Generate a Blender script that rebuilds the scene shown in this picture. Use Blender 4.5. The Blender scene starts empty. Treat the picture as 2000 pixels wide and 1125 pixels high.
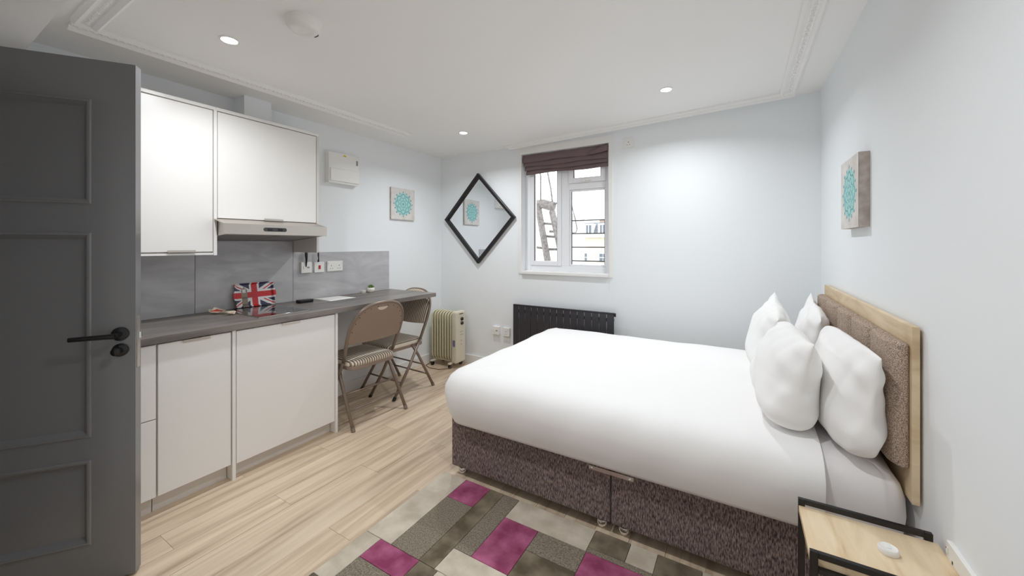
import bpy, bmesh, math, random
from mathutils import Vector, Matrix
random.seed(7)
S = bpy.context.scene
C = S.collection
PI = math.pi

# ------------------------------------------------------------------ camera
cam_d = bpy.data.cameras.new('camera'); cam = bpy.data.objects.new('camera', cam_d); C.objects.link(cam)
cam_d.sensor_width = 36.0; cam_d.lens = 36.0 * 753.0 / 2000.0
cam_d.shift_y = -84.5 / 2000.0
cam_d.clip_start = 0.02; cam_d.clip_end = 200
cam.location = (0, 0, 1.35); cam.rotation_euler = (PI / 2, 0, math.radians(30.7))
S.camera = cam
# ------------------------------------------------------------------ world (bright overcast sky)
W = bpy.data.worlds.new('overcast'); S.world = W; W.use_nodes = True
W.node_tree.nodes['Background'].inputs[0].default_value = (0.94, 0.97, 1.0, 1)
W.node_tree.nodes['Background'].inputs[1].default_value = 2.2
# ------------------------------------------------------------------ colour management
S.view_settings.view_transform = 'Standard'; S.view_settings.look = 'None'
S.view_settings.gamma = 1.0; S.view_settings.use_curve_mapping = False
S.view_settings.exposure = 0.6
LAMP_W = 6.2
LAMP_SPREAD = 150.0
LAMP_COL = (0.93, 0.965, 1.0)
S.cycles.max_bounces = 16; S.cycles.diffuse_bounces = 10

# ------------------------------------------------------------------ materials
def srgb(r, g, b):
    f = lambda c: (c / 12.92 if c <= 0.04045 else ((c + 0.055) / 1.055) ** 2.4)
    return (f(r / 255.0), f(g / 255.0), f(b / 255.0), 1.0)
MATS = {}
def mat(name, col, rough=0.5, metal=0.0, spec=0.5, emit=None, estr=0.0, bump=0.0, bscale=200.0, col2=None, nscale=(4, 4, 4), lo=0.35, hi=0.65, detail=4.0, sheen=0.0, coat=0.0, rnd=False):
    if name in MATS: return MATS[name]
    m = bpy.data.materials.new(name); m.use_nodes = True; MATS[name] = m
    nt = m.node_tree; b = nt.nodes['Principled BSDF']
    b.inputs['Base Color'].default_value = col
    b.inputs['Roughness'].default_value = rough; b.inputs['Metallic'].default_value = metal
    b.inputs['Specular IOR Level'].default_value = spec
    if sheen: b.inputs['Sheen Weight'].default_value = sheen
    if coat: b.inputs['Coat Weight'].default_value = coat; b.inputs['Coat Roughness'].default_value = 0.08
    if emit: b.inputs['Emission Color'].default_value = emit; b.inputs['Emission Strength'].default_value = estr
    if col2 or bump:
        tc = nt.nodes.new('ShaderNodeTexCoord')
        vec = tc.outputs['Object']
        if rnd:
            oi = nt.nodes.new('ShaderNodeObjectInfo')
            mu = nt.nodes.new('ShaderNodeVectorMath'); mu.operation = 'SCALE'; mu.inputs[0].default_value = (37.0, 23.0, 11.0)
            nt.links.new(oi.outputs['Random'], mu.inputs['Scale'])
            ad = nt.nodes.new('ShaderNodeVectorMath'); nt.links.new(vec, ad.inputs[0]); nt.links.new(mu.outputs[0], ad.inputs[1])
            vec = ad.outputs[0]
    if col2:
        mp = nt.nodes.new('ShaderNodeMapping'); mp.inputs['Scale'].default_value = nscale
        n = nt.nodes.new('ShaderNodeTexNoise'); n.inputs['Scale'].default_value = 1.0; n.inputs['Detail'].default_value = detail
        r = nt.nodes.new('ShaderNodeValToRGB')
        r.color_ramp.elements[0].position = lo; r.color_ramp.elements[0].color = col
        r.color_ramp.elements[1].position = hi; r.color_ramp.elements[1].color = col2
        nt.links.new(vec, mp.inputs[0]); nt.links.new(mp.outputs[0], n.inputs['Vector'])
        nt.links.new(n.outputs['Fac'], r.inputs[0]); nt.links.new(r.outputs[0], b.inputs['Base Color'])
    if bump:
        n2 = nt.nodes.new('ShaderNodeTexNoise'); n2.inputs['Scale'].default_value = bscale; n2.inputs['Detail'].default_value = 3
        bp = nt.nodes.new('ShaderNodeBump'); bp.inputs['Strength'].default_value = bump; bp.inputs['Distance'].default_value = 0.002
        nt.links.new(vec, n2.inputs['Vector']); nt.links.new(n2.outputs['Fac'], bp.inputs['Height'])
        nt.links.new(bp.outputs[0], b.inputs['Normal'])
    return m

def wave_mat(name, cols, scale, axis='Y', rough=0.9, bump=0.3, distort=0.0):
    m = bpy.data.materials.new(name); m.use_nodes = True; nt = m.node_tree; b = nt.nodes['Principled BSDF']
    tc = nt.nodes.new('ShaderNodeTexCoord')
    w = nt.nodes.new('ShaderNodeTexWave'); w.bands_direction = axis; w.inputs['Scale'].default_value = scale
    w.inputs['Distortion'].default_value = distort; w.wave_profile = 'SAW'
    r = nt.nodes.new('ShaderNodeValToRGB'); r.color_ramp.interpolation = 'CONSTANT'
    els = r.color_ramp.elements
    while len(els) < len(cols): els.new(0.5)
    for i, c in enumerate(cols): els[i].position = i / len(cols); els[i].color = c
    nt.links.new(tc.outputs['Object'], w.inputs['Vector']); nt.links.new(w.outputs['Fac'], r.inputs[0]); nt.links.new(r.outputs[0], b.inputs['Base Color'])
    b.inputs['Roughness'].default_value = rough; b.inputs['Specular IOR Level'].default_value = 0.2
    return m

def wood_mat(name, stops, sc, rough=0.45, rnd=True, dist=0.6, bump=0.05, tint=0.0):
    """streaky wood: noise squeezed along the grain; stops = [(pos, colour)]"""
    m = bpy.data.materials.new(name); m.use_nodes = True; nt = m.node_tree; b = nt.nodes['Principled BSDF']
    tc = nt.nodes.new('ShaderNodeTexCoord'); vec = tc.outputs['Object']
    if rnd:
        oi = nt.nodes.new('ShaderNodeObjectInfo')
        mu = nt.nodes.new('ShaderNodeVectorMath'); mu.operation = 'SCALE'; mu.inputs[0].default_value = (7.0, 13.0, 5.0)
        nt.links.new(oi.outputs['Random'], mu.inputs['Scale'])
        ad = nt.nodes.new('ShaderNodeVectorMath'); nt.links.new(vec, ad.inputs[0]); nt.links.new(mu.outputs[0], ad.inputs[1]); vec = ad.outputs[0]
    mp = nt.nodes.new('ShaderNodeMapping'); mp.inputs['Scale'].default_value = sc
    nt.links.new(vec, mp.inputs[0])
    n = nt.nodes.new('ShaderNodeTexNoise'); n.inputs['Scale'].default_value = 1.0; n.inputs['Detail'].default_value = 6; n.inputs['Distortion'].default_value = dist
    nt.links.new(mp.outputs[0], n.inputs['Vector'])
    r = nt.nodes.new('ShaderNodeValToRGB'); els = r.color_ramp.elements
    while len(els) < len(stops): els.new(0.5)
    for i, (p, c) in enumerate(stops): els[i].position = p; els[i].color = c
    nt.links.new(n.outputs['Fac'], r.inputs[0])
    out = r.outputs[0]
    if rnd and tint:
        hs = nt.nodes.new('ShaderNodeHueSaturation'); mr = nt.nodes.new('ShaderNodeMapRange')
        mr.inputs['To Min'].default_value = 1 - tint; mr.inputs['To Max'].default_value = 1 + tint
        nt.links.new(oi.outputs['Random'], mr.inputs['Value']); nt.links.new(mr.outputs[0], hs.inputs['Value']); nt.links.new(out, hs.inputs['Color']); out = hs.outputs[0]
    nt.links.new(out, b.inputs['Base Color']); b.inputs['Roughness'].default_value = rough
    if bump:
        bp = nt.nodes.new('ShaderNodeBump'); bp.inputs['Strength'].default_value = bump; bp.inputs['Distance'].default_value = 0.002
        nt.links.new(n.outputs['Fac'], bp.inputs['Height']); nt.links.new(bp.outputs[0], b.inputs['Normal'])
    return m

def glass_mat():
    m = bpy.data.materials.new('window_glass'); m.use_nodes = True; nt = m.node_tree
    for n in list(nt.nodes): nt.nodes.remove(n)
    o = nt.nodes.new('ShaderNodeOutputMaterial'); mx = nt.nodes.new('ShaderNodeMixShader'); t = nt.nodes.new('ShaderNodeBsdfTransparent'); g = nt.nodes.new('ShaderNodeBsdfGlossy')
    g.inputs['Roughness'].default_value = 0.02; f = nt.nodes.new('ShaderNodeFresnel'); f.inputs[0].default_value = 1.45
    nt.links.new(f.outputs[0], mx.inputs[0]); nt.links.new(t.outputs[0], mx.inputs[1]); nt.links.new(g.outputs[0], mx.inputs[2]); nt.links.new(mx.outputs[0], o.inputs[0])
    return m

M_WALL = mat('wall_paint', srgb(238, 241, 243), 0.7, spec=0.25, bump=0.04, bscale=90)
M_WALLB = mat('wall_paint_blue', srgb(238, 241, 243), 0.7, spec=0.25, bump=0.04, bscale=90)
M_CEIL = mat('ceiling_paint', srgb(243, 242, 241), 0.8, spec=0.2)
M_TRIM = mat('white_gloss', srgb(238, 237, 235), 0.35)
M_PVC = mat('white_pvc', srgb(240, 241, 244), 0.3)
M_DOOR = mat('grey_gloss_paint', srgb(116, 116, 117), 0.21, bump=0.05, bscale=35, coat=0.3)
M_BLACK = mat('black_metal', srgb(20, 18, 20), 0.3)
M_BLACKW = mat('black_wood', srgb(24, 20, 23), 0.35)
M_CHROME = mat('chrome', srgb(225, 225, 225), 0.12, 1.0)
M_STEEL = mat('brushed_steel', srgb(205, 198, 190), 0.35, 1.0)
M_CAB = mat('cabinet_white', srgb(240, 238, 235), 0.28)
M_CABIN = mat('cabinet_side', srgb(222, 216, 210), 0.45)
M_GAP = mat('dark_gap', srgb(60, 57, 55), 0.7)
M_TOP = wood_mat('worktop_slate', [(0.3, srgb(92, 88, 86)), (0.5, srgb(116, 110, 106)), (0.7, srgb(138, 130, 122))], (14, 3, 14), 0.35, rnd=False)
M_SPL = wood_mat('splash_stone', [(0.3, srgb(172, 171, 174)), (0.55, srgb(190, 189, 191)), (0.75, srgb(204, 202, 204))], (6, 3, 9), 0.3, rnd=True, dist=1.2, bump=0)
M_HOB = mat('hob_glass', srgb(18, 18, 20), 0.04, spec=0.8)
M_FABRIC = mat('divan_chenille', srgb(62, 49, 47), 0.85, spec=0.15, col2=srgb(172, 152, 145), nscale=(210, 210, 55), lo=0.36, hi=0.76, detail=5, bump=0.5, bscale=160, sheen=0.2)
M_SHEET = mat('white_cotton', srgb(243, 242, 241), 0.85, spec=0.15, bump=0.03, bscale=500)
M_SHEET2 = mat('white_cotton_sheet', srgb(236, 233, 233), 0.85, spec=0.15)
M_OAK = wood_mat('light_oak', [(0.3, srgb(198, 172, 136)), (0.5, srgb(220, 198, 164)), (0.7, srgb(234, 216, 186))], (3, 3, 14), 0.5)
M_OAKX = wood_mat('nightstand_oak', [(0.30, srgb(196, 164, 126)), (0.42, srgb(224, 199, 162)), (0.7, srgb(238, 219, 187))], (26, 3.5, 26), 0.4)
M_PLANK = wood_mat('laminate_oak', [(0.28, srgb(176, 152, 128)), (0.42, srgb(200, 178, 153)), (0.56, srgb(217, 197, 171)), (0.75, srgb(230, 212, 187))], (22, 1.3, 1), 0.34, tint=0.06, bump=0.02)
M_TUBE = mat('chair_metal', srgb(134, 118, 106), 0.35, 0.3)
M_PLATE = mat('chair_plate', srgb(150, 132, 118), 0.45, 0.1)
M_STRIPE = wave_mat('chair_stripe', [srgb(138, 120, 104), srgb(230, 220, 204)], 15, 'Y')
M_HEAT = mat('heater_cream', srgb(208, 200, 170), 0.4)
M_HEATP = mat('heater_panel', srgb(216, 208, 188), 0.45)
M_RAD = mat('radiator_anthracite', srgb(62, 60, 64), 0.4, 0.2)
M_MIRROR = mat('mirror_glass', srgb(238, 242, 244), 0.01, 1.0)
M_BLIND = mat('blind_fabric', srgb(122, 104, 106), 0.9, spec=0.1, bump=0.2, bscale=400)
M_PLAST = mat('white_plastic', srgb(238, 237, 233), 0.35)
M_PLASTG = mat('grey_plastic', srgb(150, 150, 148), 0.5)
M_RED = mat('red_plastic', srgb(190, 25, 35), 0.4)
M_YEL = mat('yellow_sticker', srgb(220, 200, 30), 0.5)
M_PAPER = mat('paper', srgb(244, 243, 240), 0.8)
M_LEAF = mat('succulent_green', srgb(70, 110, 50), 0.6, col2=srgb(120, 150, 70), nscale=(60, 60, 60))
M_POT = mat('pot_ceramic', srgb(236, 232, 222), 0.4)
M_LAMP = mat('lamp_lens', (1, 1, 1, 1), 0.4, emit=(1, 0.96, 0.9, 1), estr=12.0)
M_GLASS = glass_mat()
M_RUG = {
 'cream': mat('rug_cream', srgb(184, 172, 155), 1.0, spec=0.05, col2=srgb(212, 201, 185), nscale=(9, 9, 9), bump=0.6, bscale=350, rnd=True, detail=6),
 'taupe': mat('rug_taupe', srgb(104, 94, 80), 1.0, spec=0.05, col2=srgb(152, 142, 128), nscale=(170, 170, 170), bump=0.6, bscale=350, rnd=True, detail=3, lo=0.30, hi=0.66),
 'dark': mat('rug_dark', srgb(98, 88, 74), 1.0, spec=0.05, col2=srgb(140, 128, 110), nscale=(10, 10, 10), bump=0.6, bscale=350, rnd=True, detail=6),
 'magenta': mat('rug_magenta', srgb(138, 66, 95), 1.0, spec=0.05, col2=srgb(178, 102, 134), nscale=(12, 12, 12), bump=0.6, bscale=350, rnd=True, detail=6)}

def pad_mat():
    m = bpy.data.materials.new('headboard_weave'); m.use_nodes = True; nt = m.node_tree; b = nt.nodes['Principled BSDF']
    tc = nt.nodes.new('ShaderNodeTexCoord'); mp = nt.nodes.new('ShaderNodeMapping'); mp.inputs['Scale'].default_value = (300, 300, 380)
    n = nt.nodes.new('ShaderNodeTexNoise'); n.inputs['Scale'].default_value = 1.0; n.inputs['Detail'].default_value = 2
    v = nt.nodes.new('ShaderNodeTexVoronoi'); v.inputs['Scale'].default_value = 1.3
    r = nt.nodes.new('ShaderNodeValToRGB'); r.color_ramp.elements[0].position = 0.36; r.color_ramp.elements[0].color = srgb(122, 102, 90); r.color_ramp.elements[1].position = 0.62; r.color_ramp.elements[1].color = srgb(208, 190, 174)
    nt.links.new(tc.outputs['Object'], mp.inputs[0]); nt.links.new(mp.outputs[0], n.inputs['Vector']); nt.links.new(mp.outputs[0], v.inputs['Vector'])
    nt.links.new(n.outputs['Fac'], r.inputs[0]); nt.links.new(r.outputs[0], b.inputs['Base Color'])
    bp = nt.nodes.new('ShaderNodeBump'); bp.inputs['Strength'].default_value = 0.6; bp.inputs['Distance'].default_value = 0.002
    nt.links.new(v.outputs['Distance'], bp.inputs['Height']); nt.links.new(bp.outputs[0], b.inputs['Normal'])
    b.inputs['Roughness'].default_value = 0.9; b.inputs['Specular IOR Level'].default_value = 0.15
    return m
M_PAD = pad_mat()

# ------------------------------------------------------------------ mesh builder
BASE = {}
class MB:
    def __init__(s): s.v = []; s.f = []; s.mi = []
    def add(s, vs, fs, mi=0):
        o = len(s.v); s.v += [tuple(p) for p in vs]; s.f += [tuple(o + i for i in f) for f in fs]; s.mi += [mi] * len(fs); return s
    def box(s, x0, x1, y0, y1, z0, z1, mi=0):
        return s.add([(x0, y0, z0), (x1, y0, z0), (x1, y1, z0), (x0, y1, z0), (x0, y0, z1), (x1, y0, z1), (x1, y1, z1), (x0, y1, z1)],
                     [(0, 3, 2, 1), (4, 5, 6, 7), (0, 1, 5, 4), (1, 2, 6, 5), (2, 3, 7, 6), (3, 0, 4, 7)], mi)
    def prism(s, poly, axis, a, b, mi=0):
        """poly = 2D points; axis 'x': (y,z), 'y': (x,z), 'z': (x,y)"""
        def p3(p, t):
            return (t, p[0], p[1]) if axis == 'x' else (p[0], t, p[1]) if axis == 'y' else (p[0], p[1], t)
        n = len(poly)
        return s.add([p3(p, a) for p in poly] + [p3(p, b) for p in poly],
                     [tuple(range(n))[::-1], tuple(range(n, 2 * n))] + [(i, (i + 1) % n, n + (i + 1) % n, n + i) for i in range(n)], mi)
    def tube(s, pts, r, n=10, mi=0, closed=False):
        pts = [Vector(p) for p in pts]; k = len(pts)
        rs = r if isinstance(r, (list, tuple)) else [r] * k
        vs = []; fs = []; prev = None
        for i, p in enumerate(pts):
            if closed: t = (pts[(i + 1) % k] - pts[i - 1]).normalized()
            else: t = ((pts[min(i + 1, k - 1)] - pts[max(i - 1, 0)])).normalized()
            if prev is None:
                a = Vector((0, 0, 1)) if abs(t.z) < 0.9 else Vector((1, 0, 0))
                u = t.cross(a).normalized()
            else:
                u = (prev - t * prev.dot(t)).normalized()
            prev = u; w = t.cross(u)
            for j in range(n):
                an = 2 * PI * j / n; vs.append(p + (u * math.cos(an) + w * math.sin(an)) * rs[i])
        rng = k if closed else k - 1
        for i in range(rng):
            for j in range(n):
                a = i * n + j; b = i * n + (j + 1) % n; i2 = ((i + 1) % k) * n
                fs.append((a, b, i2 + (j + 1) % n, i2 + j))
        if not closed: fs += [tuple(range(n))[::-1], tuple((k - 1) * n + j for j in range(n))]
        return s.add(vs, fs, mi)
    def lathe(s, prof, c, n=24, axis='z', mi=0):
        """prof = [(r, h)]"""
        vs = []; fs = []
        for (r, h) in prof:
            for j in range(n):
                a = 2 * PI * j / n; p = (r * math.cos(a), r * math.sin(a), h)
                if axis == 'x': p = (p[2], p[0], p[1])
                elif axis == 'y': p = (p[0], p[2], p[1])
                vs.append((c[0] + p[0], c[1] + p[1], c[2] + p[2]))
        for i in range(len(prof) - 1):
            for j in range(n): fs.append((i * n + j, i * n + (j + 1) % n, (i + 1) * n + (j + 1) % n, (i + 1) * n + j))
        fs += [tuple(range(n))[::-1], tuple((len(prof) - 1) * n + j for j in range(n))]
        return s.add(vs, fs, mi)
    def build(s, name, mats, parent=None, bevel=0.0, seg=2, smooth=False, base=None, fix=True):
        me = bpy.data.meshes.new(name)
        b = Vector(base) if base is not None else (BASE.get(parent.name, Vector((0, 0, 0))) if parent else Vector((0, 0, 0)))
        me.from_pydata([tuple(Vector(p) - b) for p in s.v], [], s.f)
        for m in (mats if isinstance(mats, (list, tuple)) else [mats]): me.materials.append(m)
        me.polygons.foreach_set('material_index', s.mi)
        if fix:
            bm = bmesh.new(); bm.from_mesh(me); bmesh.ops.recalc_face_normals(bm, faces=bm.faces); bm.to_mesh(me); bm.free()
        if smooth: me.polygons.foreach_set('use_smooth', [True] * len(me.polygons))
        o = bpy.data.objects.new(name, me); C.objects.link(o)
        if smooth and bevel == 0:
            pass
        if parent: o.parent = parent
        else: o.location = b
        BASE[o.name] = b
        if bevel:
            md = o.modifiers.new('bevel', 'BEVEL'); md.width = bevel; md.segments = seg; md.limit_method = 'ANGLE'; md.angle_limit = math.radians(40)
        return o

def tag(o, label=None, cat=None, group=None, kind=None):
    if label: o['label'] = label
    if cat: o['category'] = cat
    if group: o['group'] = group
    if kind: o['kind'] = kind
    return o
def thing(name, loc, label, cat, group=None):
    o = bpy.data.objects.new(name, None); C.objects.link(o); o.location = loc; o.empty_display_size = 0.1
    BASE[o.name] = Vector(loc); return tag(o, label, cat, group)
def sthing(name, loc):
    o = bpy.data.objects.new(name, None); C.objects.link(o); o.location = loc; BASE[o.name] = Vector(loc); o['kind'] = 'structure'; return o
def box(name, m, parent, x0, x1, y0, y1, z0, z1, bevel=0.0, base=None):
    return MB().box(x0, x1, y0, y1, z0, z1).build(name, m, parent, bevel, base=base)
def struct(name, mb, m, **k):
    o = mb.build(name, m, **k); o['kind'] = 'structure'; return o
def smooth_by_angle(o, deg=40):
    me = o.data; me.polygons.foreach_set('use_smooth', [True] * len(me.polygons))
    bm = bmesh.new(); bm.from_mesh(me)
    for e in bm.edges:
        if len(e.link_faces) == 2 and e.calc_face_angle(0) > math.radians(deg): e.smooth = False
    bm.to_mesh(me); bm.free(); return o

# ================================================================== ROOM SHELL
XL, XR, YB, YF = -3.10, 0.50, 3.55, -0.15
def ceil_z(x):
    return 2.385 if x < -2.0 else 2.385 + (x + 2.0) * 0.034

floor = struct('floor', MB().box(XL, XR, YF - 1.3, YB, -0.06, -0.008), mat('floor_screed', srgb(120, 105, 88), 0.8))
# laminate planks, laid along Y
PW, PL = 0.1565, 1.285
n_rows = int(math.ceil((XR - XL) / PW))
plank_meshes = {}
for i in range(n_rows):
    x0 = XL + i * PW; x1 = min(x0 + PW, XR)
    y = YF - (0.0 if i == 0 else [0.0, 0.86, 0.43][i % 3])
    while y < YB - 0.01:
        y0 = max(y, YF); y1 = min(y + PL, YB); y += PL
        if y1 - y0 < 0.02: continue
        key = (round(x1 - x0, 3), round(y1 - y0, 3))
        g = 0.0006
        if key not in plank_meshes:
            mb = MB().box(g, key[0] - g, g, key[1] - g, -0.009, 0.0)
            o = mb.build('plank', M_PLANK, floor, 0.0004, 1); plank_meshes[key] = o.data
        else:
            o = bpy.data.objects.new('plank', plank_meshes[key]); C.objects.link(o); o.parent = floor
        o.location = (x0, y0, 0)

# walls
struct('wall_left', MB().box(XL - 0.15, XL, YF - 0.15, YB + 0.2, -0.06, 2.62), M_WALLB)
struct('wall_right', MB().box(XR, XR + 0.15, YF - 0.15, YB + 0.2, -0.06, 2.62), M_WALL)
WX0, WX1, WZ0, WZ1 = -1.990, -1.058, 1.045, 2.298
wb = MB()
wb.box(XL, WX0, YB, YB + 0.2, -0.06, 2.62).box(WX1, XR, YB, YB + 0.2, -0.06, 2.62)
wb.box(WX0, WX1, YB, YB + 0.2, -0.06, WZ0).box(WX0, WX1, YB, YB + 0.2, WZ1, 2.62)
struct('wall_back', wb, M_WALL)
DX0, DX1 = -2.64, -1.80
wf = MB()
wf.box(XL, DX0, YF - 0.15, YF, -0.06, 2.62).box(DX1, XR, YF - 0.15, YF, -0.06, 2.62).box(DX0, DX1, YF - 0.15, YF, 2.11, 2.62)
struct('wall_front', wf, M_WALL)
# hallway beyond the doorway
hw = MB()
hw.box(-3.25, 0.65, YF - 1.45, YF - 1.3, -0.06, 2.62).box(-3.25, -3.10, YF - 1.3, YF - 0.15, -0.06, 2.62).box(0.5, 0.65, YF - 1.3, YF - 0.15, -0.06, 2.62)
struct('wall_hallway', hw, M_WALL)
# ceiling: old plaster, rising gently towards the right-hand wall
cb = MB(); xs = [XL, -2.0, XR]
for a, b in zip(xs[:-1], xs[1:]):
    cb.prism([(a, ceil_z(a)), (b, ceil_z(b)), (b, 2.62), (a, 2.62)], 'y', YF - 1.3, YB)
struct('ceiling', cb, M_CEIL)
# lowered bulkhead over the entrance
struct('ceiling_bulkhead', MB().box(XL, XR, YF, 0.385, 2.25, 2.5), M_CEIL)
# baseboards
struct('baseboard_left', MB().box(XL, XL + 0.015, 1.75, YB, 0, 0.095), M_TRIM, bevel=0.003)
struct('baseboard_back', MB().box(XL + 0.015, XR, YB - 0.015, YB, 0, 0.095), M_TRIM, bevel=0.003)
struct('baseboard_right', MB().box(XR - 0.015, XR, YF, YB - 0.015, 0, 0.095), M_TRIM, bevel=0.003)
struct('baseboard_front', MB().box(DX1 + 0.08, XR - 0.015, YF, YF + 0.015, 0, 0.095), M_TRIM, bevel=0.003)
# door casing
struct('trim_1', MB().box(DX0 - 0.07, DX0, YF, YF + 0.02, 0, 2.18).box(DX1, DX1 + 0.07, YF, YF + 0.02, 0, 2.18).box(DX0, DX1, YF, YF + 0.02, 2.11, 2.18), M_TRIM)
# plaster mouldings on the ceiling (double bead with a carved band between)
def moulding(name, p0, p1, w=0.10, carved=True):
    mb = MB(); p0 = Vector(p0); p1 = Vector(p1); d = (p1 - p0); L = d.length; d.normalize(); nrm = Vector((-d.y, d.x))
    prof = [(-w / 2, 0), (-w / 2, -.012), (-w * .36, -.024), (-w * .2, -.016), (-w * .17, -.008), (w * .17, -.008), (w * .2, -.016), (w * .36, -.026), (w / 2, -.014), (w / 2, 0)]
    vs = []
    segs = [0.0, L] if abs(d.x) < 0.5 else [0.0, L * .33, L * .66, L]
    if abs(d.x) > 0.5 and p0.x < -2.0 < p1.x: segs = sorted(set(segs + [(-2.0 - p0.x)]))
    for t in segs:
        for (o, h) in prof:
            q = p0 + d * t + nrm * o; vs.append((q.x, q.y, ceil_z(q.x) + h + (0.004 if h == 0 else 0)))
    n = len(prof); fs = []
    for i in range(len(segs) - 1):
        for j in range(n): fs.append((i * n + j, i * n + (j + 1) % n, (i + 1) * n + (j + 1) % n, (i + 1) * n + j))
    fs += [tuple(range(n))[::-1], tuple((len(segs) - 1) * n + j for j in range(n))]
    mb.add(vs, fs)
    o = mb.build(name, M_CEIL); o['kind'] = 'structure'
    if carved:
        cv = MB(); t = 0.03; k = 0
        while t < L - 0.02:
            q = p0 + d * t; z = ceil_z(q.x) - .009
            r = 0.011 if k % 2 == 0 else 0.007
            cv.lathe([(r, .004), (r * .8, -.004), (r * .3, -.008)], (q.x, q.y, z), 8); t += 0.026; k += 1
        c = cv.build('carved_band', M_CEIL, o, smooth=True); c['kind'] = 'stuff'
    return o
moulding('trim_2', (-2.68, 0.49), (-2.68, 2.60))
moulding('trim_3', (-2.63, 0.53), (0.26, 0.53))
moulding('trim_4', (0.295, 0.49), (0.295, 3.45))
moulding('trim_5', (-2.13, 3.47), (0.345, 3.47))

# ------------------------------------------------------------------ window
win = sthing('window_1', (-1.52, 3.64, WZ0))
fy0, fy1 = 3.635, 3.70
fr = MB()
fr.box(WX0, -1.925, fy0, fy1, 1.075, WZ1).box(-1.11, WX1, fy0, fy1, 1.075, WZ1)
fr.box(-1.925, -1.11, fy0, fy1, 1.075, 1.135).box(-1.925, -1.11, fy0, fy1, 2.24, WZ1)
fr.box(-1.572, -1.488, fy0, fy1, 1.135, 2.24).box(-1.488, -1.11, fy0, fy1, 1.90, 1.965)
fr.build('window_frame', M_PVC, win, 0.004)
def sash(name, x0, x1, z0, z1, w, yy0, yy1, handle=False):
    mb = MB().box(x0, x0 + w, yy0, yy1, z0, z1).box(x1 - w, x1, yy0, yy1, z0, z1).box(x0 + w, x1 - w, yy0, yy1, z0, z0 + w).box(x0 + w, x1 - w, yy0, yy1, z1 - w, z1)
    s_ = mb.build(name, M_PVC, win, 0.004)
    MB().box(x0 + w - .004, x1 - w + .004, (yy0 + yy1) / 2 - .003, (yy0 + yy1) / 2 + .003, z0 + w - .004, z1 - w + .004).build('pane', M_GLASS, s_)
    g = MB()
    g.box(x0 + w, x0 + w + .004, yy0 + .006, yy0 + .02, z0 + w, z1 - w).box(x1 - w - .004, x1 - w, yy0 + .006, yy0 + .02, z0 + w, z1 - w)
    g.build('gasket', M_GAP, s_)
    if handle:
        xm = (x0 + x1) / 2
        MB().box(xm - .05, xm + .05, yy0 - .022, yy0 - .008, z0 + .012, z0 + .028).box(xm - .03, xm - .005, yy0 - .02, yy0 + .002, z0 + .006, z0 + .034).build('handle', M_PLAST, s_, 0.003)
    return s_
sash('sash', -1.925, -1.572, 1.135, 2.24, 0.045, 3.625, 3.685)
sash('sash', -1.488, -1.11, 1.965, 2.24, 0.05, 3.620, 3.685, True)
sash('sash', -1.488, -1.11, 1.135, 1.90, 0.018, 3.645, 3.675)
MB().box(WX0 - .0, WX1 + .0, 3.52, 3.64, WZ0, 1.075).build('window_sill', M_TRIM, win, 0.004)
struct('trim_6', MB().box(WX0 - .035, WX0, YB - .008, YB, 1.045, 2.37).box(WX1, WX1 + .035, YB - .008, YB, 1.045, 2.37).box(WX0, WX1, YB - .008, YB, WZ1, 2.37), M_TRIM)

# ------------------------------------------------------------------ entrance door (open leaf)
E0 = Vector((-2.13, 0.57)); ED = Vector((-0.59, -0.807)).normalized(); EN = Vector((ED.y, -ED.x))   # EN points away from the camera
door = sthing('door_1', (E0.x, E0.y, 0)); door.rotation_euler = (0, 0, math.atan2(ED.y, ED.x))
# local frame: +X runs from latch edge to hinge, local Y = left of X
BASE[door.name] = Vector((0, 0, 0))
sgn = -1.0 if Vector((-ED.y, ED.x)).dot(EN) < 0 else 1.0     # thickness grows in direction sgn*Y
def dbox(mb, s0, s1, t0, t1, z0, z1): return mb.box(s0, s1, min(sgn * t0, sgn * t1), max(sgn * t0, sgn * t1), z0, z1)
DWID, DTOP = 0.81, 2.085
ST = 0.135
PANELS = [(1.512, 1.923), (0.591, 1.397), (0.167, 0.50)]
lf = MB()
dbox(lf, 0, ST, 0, .044, .008, DTOP); dbox(lf, DWID - ST, DWID, 0, .044, .008, DTOP)
zz = [.008] + [v for p in reversed(PANELS) for v in p] + [DTOP]
for k in range(0, len(zz), 2): dbox(lf, ST, DWID - ST, 0, .044, zz[k], zz[k + 1])
lf.build('leaf', M_DOOR, door)
for (a, b) in PANELS:
    mb = MB(); dbox(mb, ST - .003, DWID - ST + .003, .014, .030, a - .003, b + .003); pn = mb.build('panel', M_DOOR, door)
    fr = MB(); loops = [(-.002, .006), (-.002, -.002), (.002, -.006), (.009, -.006), (.012, -.001), (.016, .002), (.026, .0145), (.026, .020)]
    for (ins, dp) in loops:
        y = sgn * dp
        fr.v += [(ST + ins, y, a + ins), (DWID - ST - ins, y, a + ins), (DWID - ST - ins, y, b - ins), (ST + ins, y, b - ins)]
    for k in range(len(loops) - 1):
        for q in range(4): fr.f.append((k * 4 + q, k * 4 + (q + 1) % 4, k * 4 + 4 + (q + 1) % 4, k * 4 + 4 + q)); fr.mi.append(0)
    fr.build('moulding', M_DOOR, pn)
hd = MB(); hs, hz = 0.046, 0.99
hd.lathe([(.027, 0), (.027, .008), (.024, .010)], (hs, 0, hz), 24, 'y')
if sgn > 0: hd.v = [(x, -y, z) for x, y, z in hd.v]
hd.tube([(hs, -sgn * .008, hz), (hs, -sgn * .052, hz)], .010)
hd.tube([(hs - .004, -sgn * .052, hz), (hs + .03, -sgn * .054, hz), (hs + .128, -sgn * .054, hz - .002)], [.011, .0095, .009], 12)
smooth_by_angle(hd.build('lever_handle', M_BLACK, door))
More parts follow.
